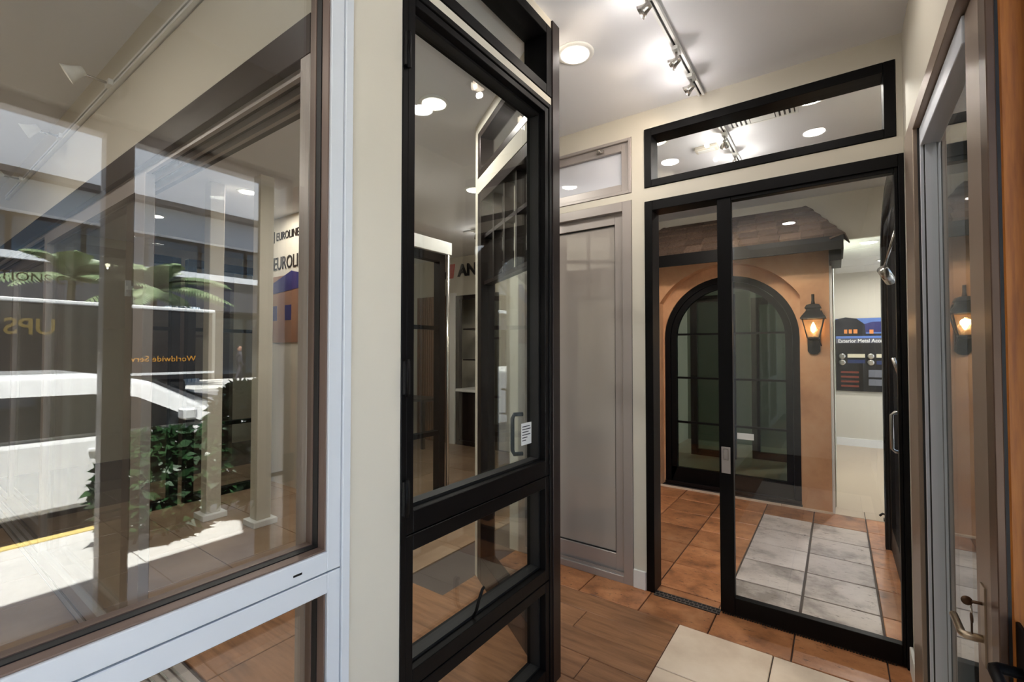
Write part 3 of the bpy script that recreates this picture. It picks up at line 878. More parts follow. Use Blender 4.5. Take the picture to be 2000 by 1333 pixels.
# ------------------------------------------------------------------ arched black door on the side wall of the back room
t = thing('arched_display_door', (0.4, 3.9, 0), 'tall black arch-topped glass door on the right behind the slider', 'door', kind='thing')
def side_arch(y0, y1, zs, rise, z0, n=18):
    hw = (y1 - y0) / 2; yc = (y0 + y1) / 2
    R = (hw * hw + rise * rise) / (2 * rise); zc = zs + rise - R; a0 = math.asin(hw / R)
    return [(y0, z0)] + [(yc + R * math.sin(-a0 + 2 * a0 * k / n), zc + R * math.cos(-a0 + 2 * a0 * k / n)) for k in range(n + 1)] + [(y1, z0)]
ring_prism('arch_frame', side_arch(3.22, 4.58, 2.30, 0.36, 0), side_arch(3.30, 4.50, 2.30, 0.30, 0), 'X', 0.285, 0.50, black_al, t)
o_ = side_arch(3.31, 4.49, 2.30, 0.29, 0.02); i_ = side_arch(3.41, 4.39, 2.24, 0.22, 0.2)
lf = ring_prism('door_leaf', o_, i_, 'X', 0.315, 0.365, black_al, t)
box('bottom_rail', (0.315, 0.365, 3.31, 4.49, 0.02, 0.2), black_al, lf)
prism('glass_pane', side_arch(3.40, 4.40, 2.25, 0.22, 0.19), 'X', 0.337, 0.343, clear_n, lf)
tube('pull_handle', [(0.315, 3.46, 0.92), (0.27, 3.46, 0.92), (0.255, 3.46, 0.935), (0.255, 3.46, 1.13), (0.27, 3.46, 1.145), (0.315, 3.46, 1.145)], 0.010, chrome, t, seg=10)
tube('latch_bar', [(0.307, 3.62, 1.36), (0.278, 3.62, 1.46)], 0.012, chrome, t)
t = thing('spot_lamp', (0.33, 3.5, 1.9), 'brushed steel spot lamp on an arm before the arched black door', 'lamp', kind='thing')
tube('arm', [(0.275, 3.3, 2.17), (0.232, 3.50, 1.985)], 0.008, chrome, t)
tube('lamp_tube', [(0.226, 3.47, 1.985), (0.272, 3.56, 1.92)], 0.028, chrome, t, seg=14)
t = thing('door_stop', (0.34, 5.2, 0), 'small black door stop on the pale floor by arched black door', 'door stop', kind='thing')
box('base', (0.32, 0.38, 5.22, 5.27, 0.0, 0.02), gasket, t)
tube('hook', [(0.35, 5.245, 0.02), (0.34, 5.23, 0.06), (0.31, 5.21, 0.07), (0.29, 5.2, 0.05)], 0.009, gasket, t)

# ------------------------------------------------------------------ accessories board in the far room
N_before = set(bpy.data.objects.keys())
t = thing('sample_board', (0.55, 9.08, 1.0), 'black sample board headed Exterior Metal Accessories with a dusk house picture', 'board', kind='thing')
bx0, bx1, bz0, bz1 = -0.01, 1.22, 0.60, 2.02
FY = 9.06
box('board', (bx0, bx1, FY, 9.099, bz0, bz1), panel_blk, t)
box('title_strip', (bx0, bx1, FY - 0.003, FY, 1.535, 1.625), mat('board_grey', srgb(92, 92, 104), 0.5), t)
text('title', 'Exterior Metal Accessories', 0.098, basis((1, 0, 0), (0, 0, 1), (0.02, FY - 0.006, 1.55)), white_p, t, 0.001, bold=0.002)
pic = box('house_picture', (bx0, bx1, FY - 0.004, FY, 1.63, bz1), mat('dusk_sky', srgb(86, 120, 190), 0.5, var=0.2, scale=3), t)
hb = mat('dusk_house_blue', srgb(38, 40, 104), 0.6); hd = mat('dusk_tree', srgb(18, 20, 28), 0.7); hw_ = mat('printed_orange', srgb(226, 140, 70), 0.6)
prism('printed_roof', [(0.36, 1.70), (0.36, 1.86), (0.46, 1.90), (0.62, 1.90), (0.78, 2.0), (0.96, 1.90), (1.2, 1.88), (1.2, 1.70)], 'Y', FY - 0.006, FY - 0.004, hb, pic)
prism('printed_tree', [(bx0, 1.63), (bx0, 1.96), (0.12, 2.0), (0.26, 1.97), (0.36, 1.86), (0.38, 1.63)], 'Y', FY - 0.0065, FY - 0.004, hd, pic)
box('printed_ground', (bx0, bx1, FY - 0.007, FY - 0.004, 1.63, 1.67), hd, pic)
for (xa, xb, za, zb) in ((0.10, 0.14, 1.68, 0), (0.16, 0.20, 1.68, 0), (0.22, 0.27, 1.68, 0), (0.42, 0.47, 1.67, 0), (0.60, 0.66, 1.67, 0), (0.69, 0.74, 1.67, 0), (0.77, 0.82, 1.67, 0), (0.85, 0.90, 1.67, 0), (1.02, 1.06, 1.67, 0)):
    box('printed_window', (xa, xb, FY - 0.008, FY - 0.004, za, za + 0.08), hw_, pic)
prism('printed_gable', [(0.72, 1.84), (0.72, 1.90), (0.76, 1.94), (0.80, 1.94), (0.84, 1.90), (0.84, 1.84)], 'Y', FY - 0.008, FY - 0.004, mat('dusk_gable', srgb(176, 182, 216), 0.5), pic)
cu = mat('copper_swatch', srgb(120, 52, 36), 0.4); gr = mat('grey_swatch', srgb(110, 112, 120), 0.4); iv = mat('ivory_swatch', srgb(214, 206, 178), 0.5); nb = mat('navy_swatch', srgb(32, 48, 92), 0.5); gn = mat('green_swatch', srgb(34, 52, 40), 0.5)
for (xa, z, mm) in ((0.14, 1.29, iv), (0.50, 1.29, iv), (0.86, 1.29, gn), (0.14, 1.18, nb), (0.50, 1.16, nb), (0.86, 1.18, gn), (0.90, 1.04, nb)):
    box('swatch', (xa, xa + 0.22, FY - 0.01, FY, z - 0.035, z + 0.035), mm, t)
for (xa, z) in ((0.07, 1.28), (0.43, 1.28), (0.80, 1.28), (0.07, 1.16), (0.43, 1.16), (0.80, 1.16), (0.81, 1.01)):
    lathe('pipe_sample', [(0.028, 0), (0.045, 0), (0.045, 0.03), (0.028, 0.03)], chrome, t, basis((1, 0, 0), (0, 0, 1), (xa, FY, z)), 16)
for (xa, xb, za, zb, mm) in ((0.40, 0.62, 0.88, 1.02, gr), (0.40, 0.62, 0.72, 0.84, gr), (0.78, 1.0, 0.84, 0.97, gr), (0.78, 1.05, 0.745, 0.79, iv), (0.78, 1.05, 0.65, 0.695, iv),
                             (0.05, 0.28, 0.95, 0.985, cu), (0.05, 0.28, 0.86, 0.895, cu), (0.05, 0.28, 0.77, 0.805, cu), (0.05, 0.28, 0.68, 0.715, cu)):
    box('metal_sample', (xa, xb, FY - 0.014, FY, za, zb), mm, t)

for k in set(bpy.data.objects.keys()) - N_before:
    o = bpy.data.objects[k]
    if o.type == 'MESH':
        m = o.matrix_basis.copy(); z = m.translation.z
        m.translation.z = 2.02 - (2.02 - z) * 0.81
        if not k.startswith('title.') and k != 'title':
            o.matrix_basis = m @ Matrix.Identity(4)
            if not k.startswith('pipe'): o.data.transform(Matrix.Diagonal((1, 1, 0.81, 1)))
        else:
            o.matrix_basis = m @ Matrix.Diagonal((0.70, 0.80, 1, 1))

# ------------------------------------------------------------------ sliding door system between the left bays
WY0, WY1 = 0.73, 0.90
wall('wall_bay', 'Y', WY0, WY1, -8.1, LX - 0.13, 0, CEIL, [(-8.0, -1.21, 0, 2.47)], cream, 'cream wall above the bronze sliding doors at the left')
t = thing('sliding_door_wall', (-4.0, 0.81, 0), 'long bronze and grey multi-panel sliding door seen through the white window', 'door', kind='thing')
box('head', (-7.99, -1.212, WY0 - 0.01, WY1 + 0.01, 2.35, 2.468), bronze_al, t, None, 0.002)
for k in range(3):
    box('head_track', (-7.99, -1.212, WY0 + 0.015 + k * 0.05, WY0 + 0.03 + k * 0.05, 2.325, 2.35), silver_al, t)
box('jamb', (-1.262, -1.212, WY0 - 0.01, WY1 + 0.01, 0, 2.35), silver_al, t, None, 0.002)
box('sill', (-7.99, -1.262, WY0 - 0.012, WY1 + 0.01, 0.0, 0.006), silver_al, t)
for k in range(4):
    box('floor_track', (-7.99, -1.262, WY0 + 0.005 + k * 0.042, WY0 + 0.015 + k * 0.042, 0.006, 0.016), chrome, t)
def leaf(x0, x1, y0, mface, mname):
    p = box('door_stile', (x1 - 0.13, x1, y0, y0 + 0.04, 0.018, 2.33), mface, t, None, 0.002)
    box('door_stile', (x0, x0 + 0.07, y0, y0 + 0.04, 0.018, 2.33), mface, t, None, 0.002)
    box('door_top_rail', (x0 + 0.07, x1 - 0.13, y0, y0 + 0.04, 2.26, 2.33), mface, t)
    box('door_bottom_rail', (x0 + 0.07, x1 - 0.13, y0, y0 + 0.04, 0.018, 0.1), mface, t)
    pane(t, 'Y', y0 + 0.02, x0 + 0.065, x1 - 0.125, 0.095, 2.265, clear)
leaf(-4.62, -2.60, WY0 + 0.01, silver_al, 'silver')
leaf(-4.55, -2.76, WY0 + 0.06, brown_al, 'brown')
leaf(-6.6, -4.55, WY0 + 0.11, silver_al, 'silver')
box('door_panel', (-3.02, -2.76, WY0 + 0.055, WY0 + 0.07, 0.018, 2.33), brown_al, t)
lt = box('latch', (-2.95, -2.93, WY0 + 0.035, WY0 + 0.055, 1.78, 1.86), bright_al, t)
box('latch_tab', (-2.93, -2.90, WY0 + 0.035, WY0 + 0.055, 1.81, 1.83), bright_al, lt)

# ------------------------------------------------------------------ lights
def downlight(x, y, label, z=CEIL, energy=38, warm=(1.0, 0.94, 0.87), light=True):
    t = thing('recessed_downlight', (x, y, z), label, 'downlight', 'recessed ceiling lights', kind='thing')
    F = Matrix.Translation((x, y, z))
    if 'dl' not in TILE_CACHE:
        a = lathe('trim_ring', [(0.066, 0.0), (0.066, -0.002), (0.072, -0.008), (0.094, -0.006), (0.098, 0.0)], white_p, t, F, 28)
        b = lathe('lens', [(0.0, -0.002), (0.066, -0.002), (0.066, 0.0), (0.0, 0.0)], lamp_e, t, F, 24)
        TILE_CACHE['dl'] = (a.data, b.data)
    else:
        for nm, d in zip(('trim_ring', 'lens'), TILE_CACHE['dl']):
            place(bpy.data.objects.new(nm, d), F, t)
    if light:
        ld = bpy.data.lights.new('downlight_beam', 'AREA')
        ld.shape = 'DISK'; ld.size = 0.13; ld.energy = energy / 3.0; ld.color = warm
        place(bpy.data.objects.new('downlight_beam', ld), Matrix.Translation((x, y, z - 0.0035)), t)
downlight(-1.085, 2.10, 'recessed ceiling light beside the top of the bronze post', energy=26)
downlight(-0.11, 2.03, 'recessed ceiling light over the cream floor tiles, mirrored in the wide transom', energy=13)
downlight(-0.11, 3.30, 'recessed ceiling light seen through the right half of the wide transom', energy=70)
downlight(-1.06, 3.32, 'recessed ceiling light at the left corner of the wide transom', energy=70)
downlight(-2.02, 2.02, 'recessed ceiling light seen at upper left through the black door', energy=50)
downlight(-2.80, 3.34, 'recessed ceiling light seen beside the angled wall through the black door', energy=55)
downlight(-2.79, 1.52, 'large recessed ceiling light seen at upper right of the white window', energy=95)
downlight(-4.62, 2.12, 'left one of two small ceiling lights deep behind the white window')
downlight(-4.9, 2.42, 'right one of two small ceiling lights deep behind the white window')
downlight(0.32, 6.6, 'recessed light in the white far room ceiling, nearer', 2.745, 130, (1.0, 0.95, 0.9))
downlight(0.55, 8.0, 'recessed light in the white far room ceiling, above the sample board', 2.745, 130, (1.0, 0.95, 0.9))
downlight(-1.0, 6.6, 'recessed light in the ceiling behind the arched doors', 2.9, 10)
downlight(-6.3, 1.9, 'recessed light at the far end of the left bay', CEIL)
downlight(-2.2, -0.5, 'added unseen light over the near end of the left bay', CEIL, 75)  # lamp out of view, added to light the sliding wall from the front
downlight(-3.9, -0.5, 'added unseen light over the middle of the left bay', CEIL, 75)  # second added lamp, also unseen, brightening the sliding wall
downlight(-0.45, -0.6, 'recessed ceiling light behind the camera', CEIL)


def track(p0, p1, heads, label, out=Vector((0, 0, -1)), aim=None, energy=10, glow=0.35, size=62):
    p0, p1 = Vector(p0), Vector(p1)
    t = thing('track_light', p0, label, 'track light', 'track lights', kind='thing')
    d = (p1 - p0).normalized()
    sd = d.cross(out).normalized()
    F = Matrix.Translation(p0) @ Matrix(((d[0], sd[0], out[0], 0), (d[1], sd[1], out[1], 0), (d[2], sd[2], out[2], 0), (0, 0, 0, 1)))
    L = (p1 - p0).length
    rail = boxes('rail', [(0, L, -0.018, -0.006, 0, 0.022), (0, L, 0.006, 0.018, 0, 0.022), (0, L, -0.018, 0.018, -0.002, 0.006)], white_p, t, F)
    box('rail_slot', (0.002, L - 0.002, -0.006, 0.006, 0.006, 0.012), gasket, rail, F)
    for (u, aimv) in heads:
        b = p0 + d * u
        hd = boxes('lamp_head', [(u - 0.03, u + 0.03, -0.014, 0.014, 0.02, 0.04)], white_p, t, F)
        e = b + out * 0.04
        k = e + out * (0.045 if glow else 0.11)
        tube('stem', [e, k], 0.006, chrome, hd)
        hs = 0.68 if glow else 1.0
        av = Vector(aimv).normalized()
        za = av
        xa = za.cross(Vector((0.3, 0.2, 0.9))).normalized(); ya = za.cross(xa)
        HF = Matrix(((xa[0], ya[0], za[0], k[0]), (xa[1], ya[1], za[1], k[1]), (xa[2], ya[2], za[2], k[2]), (0, 0, 0, 1)))
        lathe('lamp_shade', [(r * hs, z * hs) for r, z in ((0.012, -0.03), (0.02, -0.028), (0.026, -0.005), (0.030, 0.012), (0.046, 0.045), (0.044, 0.045), (0.03, 0.016), (0.0, 0.012))], white_p if glow == 0 else chrome, hd, HF, 18)
        lathe('bulb', [(0.0, 0.036 * hs), (0.036 * hs, 0.036 * hs), (0.03 * hs, 0.02 * hs), (0.0, 0.02 * hs)], head_e, hd, HF, 16)
        spot('head_beam', k + av * 0.06, k + av, energy, size, hd, (1.0, 0.82, 0.62), 0.7, 0.03)
        if glow:
            point('head_spill', k + av * 0.06 + Vector((0, 0, -0.055)), glow, hd, (1.0, 0.93, 0.87), 0.014)  # extra point lamp beside the head, added to brighten the ceiling
    return t


track((-0.638, 1.15, CEIL), (-0.638, 2.85, CEIL), [(0.74, (-0.85, 0.1, -0.30)), (1.18, (-0.85, 0.15, -0.30)), (1.46, (-0.8, 0.2, -0.34))],
      'white ceiling track with steel spotlights before the black transom', energy=6, glow=2.0, size=112)
track((-0.62, 3.1, CEIL), (-0.62, 4.3, CEIL), [(0.35, (-0.2, 0.8, -0.5)), (0.75, (0.1, 0.8, -0.5))],
      'white ceiling track with spotlights in the back room beyond the transom', energy=45, glow=4.5)
track((-6.0, WY0 - 0.001, 2.86), (-1.25, WY0, 2.86), [(0.75, (-0.25, -0.75, -0.5)), (2.0, (-0.25, -0.75, -0.5)), (3.0, (-0.3, -0.75, -0.5))],
      'cream wall track with spotlights above the bronze sliding doors', out=Vector((0, -1, 0)), energy=150, glow=0)
track((-3.9, 4.45, CEIL), (-2.3, 4.45, CEIL), [(0.2, (-0.3, 0.7, -0.6)), (0.62, (-0.3, 0.7, -0.6)), (1.1, (0, 0.8, -0.6))],
      'white ceiling track with spotlights before the lettered wall sign', energy=25, glow=2.5)
track((-4.6, 3.3, CEIL), (-3.7, 3.3, CEIL), [(0.3, (-0.5, -0.3, -0.6)), (0.62, (0.2, 0.6, -0.6))],
      'short white ceiling track deep behind the white window', glow=0)

# air vents
def vent(x, y, label):
    t = thing('ceiling_vent', (x, y, CEIL), label, 'vent', kind='thing')
    members_bl = [(x - 0.2, x + 0.2, y - 0.1, y - 0.085, CEIL - 0.008, CEIL), (x - 0.2, x + 0.2, y + 0.085, y + 0.1, CEIL - 0.008, CEIL), (x - 0.2, x - 0.185, y - 0.085, y + 0.085, CEIL - 0.008, CEIL), (x + 0.185, x + 0.2, y - 0.085, y + 0.085, CEIL - 0.008, CEIL)]
    boxes('frame', members_bl, white_p, t)
    box('duct', (x - 0.185, x + 0.185, y - 0.085, y + 0.085, CEIL - 0.0015, CEIL), gasket, t)
    for k in range(13):
        xx = x - 0.175 + k * 0.028
        if 4 <= k <= 8: continue
        box('slat', (xx, xx + 0.016, y - 0.085, y + 0.085, CEIL - 0.007, CEIL - 0.0015), white_p, t)
    box('damper_plate', (x - 0.07, x + 0.07, y - 0.085, y + 0.085, CEIL - 0.006, CEIL - 0.0015), white_p, t)
vent(-0.38, 3.34, 'white slatted ceiling vent seen through the wide black transom')
vent(-0.0, 5.05, 'white slatted ceiling vent above the shingled roof')
t = thing('smoke_detector', (-0.78, 3.62, CEIL), 'small pale box fixed to the ceiling beyond the transom', 'detector', kind='thing')
box('housing', (-0.86, -0.70, 3.60, 3.68, CEIL - 0.03, CEIL), cream, t, None, 0.006)
box('grille', (-0.84, -0.72, 3.62, 3.66, CEIL - 0.034, CEIL - 0.03), white_p, t)

# ------------------------------------------------------------------ contents of the deep left bay
sign_k = mat('sign_black', srgb(22, 20, 22), 0.4)
sign_r = mat('sign_red', srgb(196, 58, 40), 0.45)
t = thing('wall_sign', (-4.8, 5.59, 2.72), 'black ANDERSEN lettering with red emblem high on the far cream wall', 'sign', kind='thing')
text('lettering', 'ANDERSEN', 0.27, basis((1, 0, 0), (0, 0, 1), (-5.02, 5.585, 2.72)), sign_k, t, 0.012, bold=0.006)
prism('emblem_red', [(-5.50, 2.70), (-5.50, 2.93), (-5.32, 2.93), (-5.32, 2.84), (-5.42, 2.80)], 'Y', 5.575, 5.598, sign_r, t)
prism('emblem_black', [(-5.50, 2.70), (-5.40, 2.78), (-5.28, 2.82), (-5.22, 2.70)], 'Y', 5.577, 5.598, sign_k, t)
prism('emblem_bar', [(-5.20, 2.70), (-5.14, 2.70), (-5.10, 2.93), (-5.20, 2.93)], 'Y', 5.575, 5.598, sign_r, t)

t = thing('fluted_panel', (-5.4, 5.56, 0), 'brown fluted wood panel under the lettered wall sign', 'panel', kind='thing')
flm = stone('walnut', [(0.3, srgb(92, 58, 36)), (0.6, srgb(130, 86, 56))], 5, (8, 8, 0.6), 0.5, 0.1)
box('backing', (-5.95, -5.22, 5.585, 5.6, 0, 2.42), flm, t)
for k in range(14):
    box('slat', (-5.94 + k * 0.052, -5.91 + k * 0.052, 5.555, 5.585, 0, 2.42), flm, t)
pil = box('pilaster', (-5.20, -5.06, 5.54, 5.6, 0, 2.45), white_p, None, None, 0.003)
tag(pil, 'white pilaster between the fluted panel and the dark cabinet', 'pilaster', None, 'thing')
t = thing('display_cabinet', (-4.6, 5.7, 0), 'dark bronze glazed cabinet set in the wall under the sign', 'cabinet', kind='thing')
box('back', (-5.05, -4.2, 6.1, 6.12, 0, 2.4), bronze_al, t)
members(t, 'Y', 5.56, 5.64, -5.05, -4.2, 0, 2.4, 0.07, bronze_al, ('frame_side', 'frame_top', 'frame_base'))
box('counter', (-5.0, -4.25, 5.5, 6.1, 0.86, 0.9), white_p, t)
box('drawer_front', (-4.98, -4.27, 5.57, 5.6, 0.08, 0.84), bronze_al, t)
for k in range(2):
    box('shelf', (-4.98, -4.27, 5.66, 6.1, 1.35 + k * 0.5, 1.37 + k * 0.5), bronze_al, t)
t = thing('desk', (-5.6, 5.2, 0), 'low dark desk before the fluted brown panel', 'desk', kind='thing')
box('desk_top', (-6.1, -5.15, 4.95, 5.4, 0.72, 0.76), bronze_al, t, None, 0.004)
for (a, b) in ((-6.05, 4.99), (-5.2, 4.99), (-6.05, 5.36), (-5.2, 5.36)):
    box('leg', (a - 0.025, a + 0.025, b - 0.025, b + 0.025, 0, 0.72), bronze_al, t)

def bay_door(x, y0, y1, label, hdr=True, m=black_al, z1=2.42):
    t = thing('display_glass_door', (x, (y0 + y1) / 2, 0), label, 'door', kind='thing')
    members(t, 'X', x - 0.04, x + 0.04, y0, y1, 0, z1, 0.075, m, ('stile', 'top_rail', 'bottom_rail'))
    box('cross_rail', (x - 0.035, x + 0.035, y0 + 0.075, y1 - 0.075, 0.72, 0.76), m, t)
    box('cross_rail', (x - 0.035, x + 0.035, y0 + 0.075, y1 - 0.075, 1.70, 1.735), m, t)
    pane(t, 'X', x, y0 + 0.07, y1 - 0.07, 0.07, z1 - 0.07)
    if hdr:
        box('header_box', (x - 0.07, x + 0.07, y0 - 0.03, y1 + 0.06, z1 + 0.002, z1 + 0.12), white_p, t, None, 0.003)
        tube('post', [(x + 0.055, y1 + 0.02, 0), (x + 0.055, y1 + 0.02, z1)], 0.018, chrome, t)
bay_door(-3.08, 2.25, 3.2, 'freestanding black display door with white header seen through the black glass door')
bay_door(-5.3, 1.0, 1.8, 'black display door far behind the white window, nearest the sliding wall', False)
bay_door(-5.3, 1.86, 2.66, 'black display door far behind the white window, further back', False)
bay_door(-6.4, 3.3, 4.4, 'dark display door at the end of the left bay', False, bronze_al)
for (x, y, lb) in ((-4.65, 1.85, 'slim cream column standing behind the sliding door wall, left one'), (-4.12, 2.03, 'slim cream column standing behind the sliding door wall, right one')):
    t = thing('column', (x, y, 0), lb, 'column', 'slim cream columns', kind='thing')
    box('shaft', (x - 0.06, x + 0.06, y - 0.06, y + 0.06, 0.05, CEIL), cream, t, None, 0.004)
    box('foot', (x - 0.1, x + 0.1, y - 0.1, y + 0.1, 0, 0.05), white_p, t, None, 0.004)
# display wall with thin-lined sign and poster
dw = wall('wall_sign_panel', 'Y', 2.76, 2.84, -5.75, -4.72, 0, CEIL, [], cream, 'cream panel wall carrying the thin-lined sign')
SGY = 2.76
t = thing('brand_sign', (-5.3, SGY, 2.45), 'thin dark EUROLINE lettering with square grid emblem behind the white window', 'sign', kind='thing')
text('lettering', 'EUROLINE', 0.21, basis((1, 0, 0), (0, 0, 1), (-5.36, SGY - 0.005, 2.44)), sign_k, t, 0.004, sx=0.75)
text('small_lettering', 'EUROLINE', 0.13, basis((1, 0, 0), (0, 0, 1), (-5.30, SGY - 0.005, 2.78)), sign_k, t, 0.004, sx=0.8)
gb = box('emblem', (-5.46, -5.34, SGY - 0.012, SGY, 2.76, 2.89), sign_k, t)
for k in range(2):
    box('emblem_line', (-5.424 + k * 0.04, -5.418 + k * 0.04, SGY - 0.015, SGY - 0.012, 2.76, 2.89), cream, gb)
    box('emblem_line', (-5.46, -5.34, SGY - 0.015, SGY - 0.012, 2.80 + k * 0.043, 2.806 + k * 0.043), cream, gb)
t = thing('house_poster', (-5.1, SGY, 1.6), 'poster of a blue-roofed house under the thin-lined sign', 'poster', kind='thing')
box('print', (-5.5, -4.76, SGY - 0.012, SGY, 1.6, 2.36), mat('poster_sand', srgb(150, 112, 92), 0.5, var=0.2, scale=4), t)
prism('printed_roof', [(-5.5, 2.15), (-5.5, 2.24), (-4.95, 2.40), (-4.76, 2.36), (-4.76, 2.2)], 'Y', SGY - 0.016, SGY - 0.012, hb, t)
box('printed_window', (-5.38, -5.25, SGY - 0.015, SGY - 0.012, 1.85, 2.02), hb, t)
box('printed_window', (-5.08, -4.95, SGY - 0.015, SGY - 0.012, 1.85, 2.02), hb, t)
dp = wall('wall_dark_panel', 'X', -6.95, -6.9, 0.95, 3.0, 0, 2.6, [], mat('espresso_panel', srgb(52, 42, 38), 0.4), 'dark espresso panel at the end of the left bay')

# ------------------------------------------------------------------ the street, seen mirrored in the left window
asph = mat('asphalt', srgb(118, 118, 122), 0.9, var=0.12, scale=12)
conc = mat('sidewalk_concrete', srgb(212, 210, 206), 0.85, var=0.06, scale=6)
sw = box('pavement', (0.44, 3.0, -14, 30, -0.17, -0.015), conc); tag(sw, 'pale concrete pavement', None, None, 'structure')
for k in range(10):
    box('pavement_slab', (0.76, 2.88, -2.4 + k * 1.2, -2.4 + k * 1.2 + 1.19, -0.015, -0.004), conc, sw)
kb = box('kerb', (2.9, 3.0, -14, 30, -0.015, -0.002), mat('kerb_yellow', srgb(222, 196, 120), 0.8)); tag(kb, 'yellow painted kerb', None, None, 'structure')
rd = box('road', (3.0, 19.0, -30, 60, -0.3, -0.16), asph); tag(rd, 'grey asphalt road', None, None, 'structure')
fs = box('far_pavement', (19.0, 26.0, -30, 60, -0.3, -0.05), conc); tag(fs, 'far concrete pavement', None, None, 'structure')

# white car
carp = mat('white_car_paint', srgb(240, 240, 240), 0.25, coat=0.6)
carg = mat('car_glass', srgb(16, 20, 24), 0.05, spec=0.9)
tyre = mat('tyre_rubber', srgb(20, 20, 20), 0.8)
CZ = -0.16
t = thing('car', (4.15, 1.15, CZ), 'white car parked at the kerb, mirrored in the left window', 'car', kind='thing')
side = [(-2.3, 0.35), (-2.35, 0.62), (-2.25, 0.88), (-1.6, 0.94), (1.0, 0.92), (1.55, 0.88), (2.15, 0.76), (2.3, 0.55), (2.25, 0.32), (1.8, 0.28), (-1.9, 0.28)]
CF = Matrix.Translation((4.15, 1.15, CZ)) @ Matrix.Diagonal((1, 1, 0.97, 1))
def loft(name, prof, w0, w1, zsplit, m, par, fr):
    n = len(prof)
    v = []
    for s, w in ((-1, 1), (1, 1)):
        for (yy, zz) in prof:
            ww = w0 + (w1 - w0) * max(0, min(1, (zz - zsplit[0]) / (zsplit[1] - zsplit[0])))
            v.append((s * ww, yy, zz))
    f = [tuple(range(n)), tuple(range(2 * n - 1, n - 1, -1))] + [(i, (i + 1) % n, n + (i + 1) % n, n + i) for i in range(n)]
    o = obj_from(name, v, f, m, par, fr)
    bev(o, 0.05, 2)
    return o
loft('car_body', side, 0.92, 0.88, (0.3, 1.0), carp, t, CF)
cab = [(-2.1, 0.90), (-1.75, 1.42), (-1.2, 1.50), (0.1, 1.50), (0.55, 1.40), (1.35, 0.90)]
loft('car_cabin', cab, 0.87, 0.66, (0.97, 1.5), carp, t, CF)
def carwin(pts):
    def ww(z): return 0.87 + (0.66 - 0.87) * (z - 0.97) / 0.53
    for s in (-1, 1):
        v = [(s * (ww(z) - 0.03), yy, z) for yy, z in pts] + [(s * (ww(z) + 0.006), yy, z) for yy, z in pts]
        n = len(pts)
        f = [tuple(range(n)), tuple(range(2 * n - 1, n - 1, -1))] + [(i, (i + 1) % n, n + (i + 1) % n, n + i) for i in range(n)]
        obj_from('side_window', v, f, carg, t, CF)
carwin([(-1.85, 0.95), (-1.6, 1.27), (-0.72, 1.31), (-0.72, 0.95)])
carwin([(-0.66, 0.95), (-0.66, 1.31), (0.1, 1.30), (0.42, 1.25), (0.95, 0.95)])
obj_from('windscreen', [(-0.75, 1.30, 1.02), (0.75, 1.30, 1.02), (0.6, 0.62, 1.40), (-0.6, 0.62, 1.40), (-0.75, 1.33, 1.03), (0.75, 1.33, 1.03), (0.6, 0.65, 1.41), (-0.6, 0.65, 1.41)], BOXF, carg, t, CF)
for s in (-1, 1):
    for yy in (-0.9, 0.15):
        box('door_handle', (s * 0.905 - 0.02, s * 0.905 + 0.02, yy - 0.11, yy + 0.11, 0.78, 0.81), carp, t, CF, 0.006)
    for yy in (-1.45, 1.45):
        WF = CF @ Matrix.Translation((s * 0.80, yy, 0.33)) @ Matrix.Rotation(PI / 2, 4, 'Y')
        wh = lathe('wheel', [(0.2, -0.11), (0.31, -0.11), (0.33, -0.08), (0.33, 0.08), (0.31, 0.11), (0.2, 0.11)], tyre, t, WF, 24)
        lathe('hubcap', [(0.0, -0.1), (0.2, -0.1), (0.2, 0.1), (0.0, 0.1)], chrome, wh, WF, 20)
    box('wing_mirror', (s * 0.98 - 0.09, s * 0.98 + 0.09, 0.72, 0.84, 1.0, 1.12), carp, t, CF, 0.02)

# brown delivery truck
trk = mat('truck_brown', srgb(26, 24, 28), 0.3, coat=0.4)
yld = mat('truck_faded_yellow', srgb(112, 92, 36), 0.5)
ylw = mat('truck_yellow', srgb(214, 150, 50), 0.5)
TX = 16.0
t = thing('delivery_truck', (TX + 1.2, 3.0, -0.16), 'dark brown delivery truck with gold lettering, mirrored in the left window', 'truck', kind='thing')
box('cargo_box', (TX, TX + 2.4, -3.0, 7.3, 0.55, 2.86), trk, t, None, 0.04)
box('roof_edge', (TX - 0.02, TX + 2.42, -3.0, 7.32, 2.86, 2.98), white_p, t, None, 0.03)
box('trim_strip', (TX - 0.02, TX, -3.0, 7.3, 0.72, 0.80), white_p, t)
box('corner_trim', (TX - 0.015, TX + 0.02, 7.22, 7.32, 0.5, 2.9), chrome, t)
box('cab', (TX + 0.1, TX + 2.3, -5.2, -3.0, 0.45, 2.5), trk, t, None, 0.12)
for yy in (-4.3, 4.9, 6.0):
    for xx in (TX + 0.2, TX + 2.2):
        WF = Matrix.Translation((xx, yy, 0.30)) @ Matrix.Rotation(PI / 2, 4, 'Y')
        lathe('wheel', [(0.2, -0.15), (0.42, -0.15), (0.46, -0.1), (0.46, 0.1), (0.42, 0.15), (0.2, 0.15)], tyre, t, WF, 20)
TB = lambda y, z: basis((0, -1, 0), (0, 0, 1), (TX - 0.012, y, z))
text('lettering', 'Worldwide Services', 0.27, TB(6.72, 1.16), ylw, t, 0.004)
text('large_lettering', 'UPS', 0.62, TB(3.2, 1.98), yld, t, 0.004, bold=0.01)

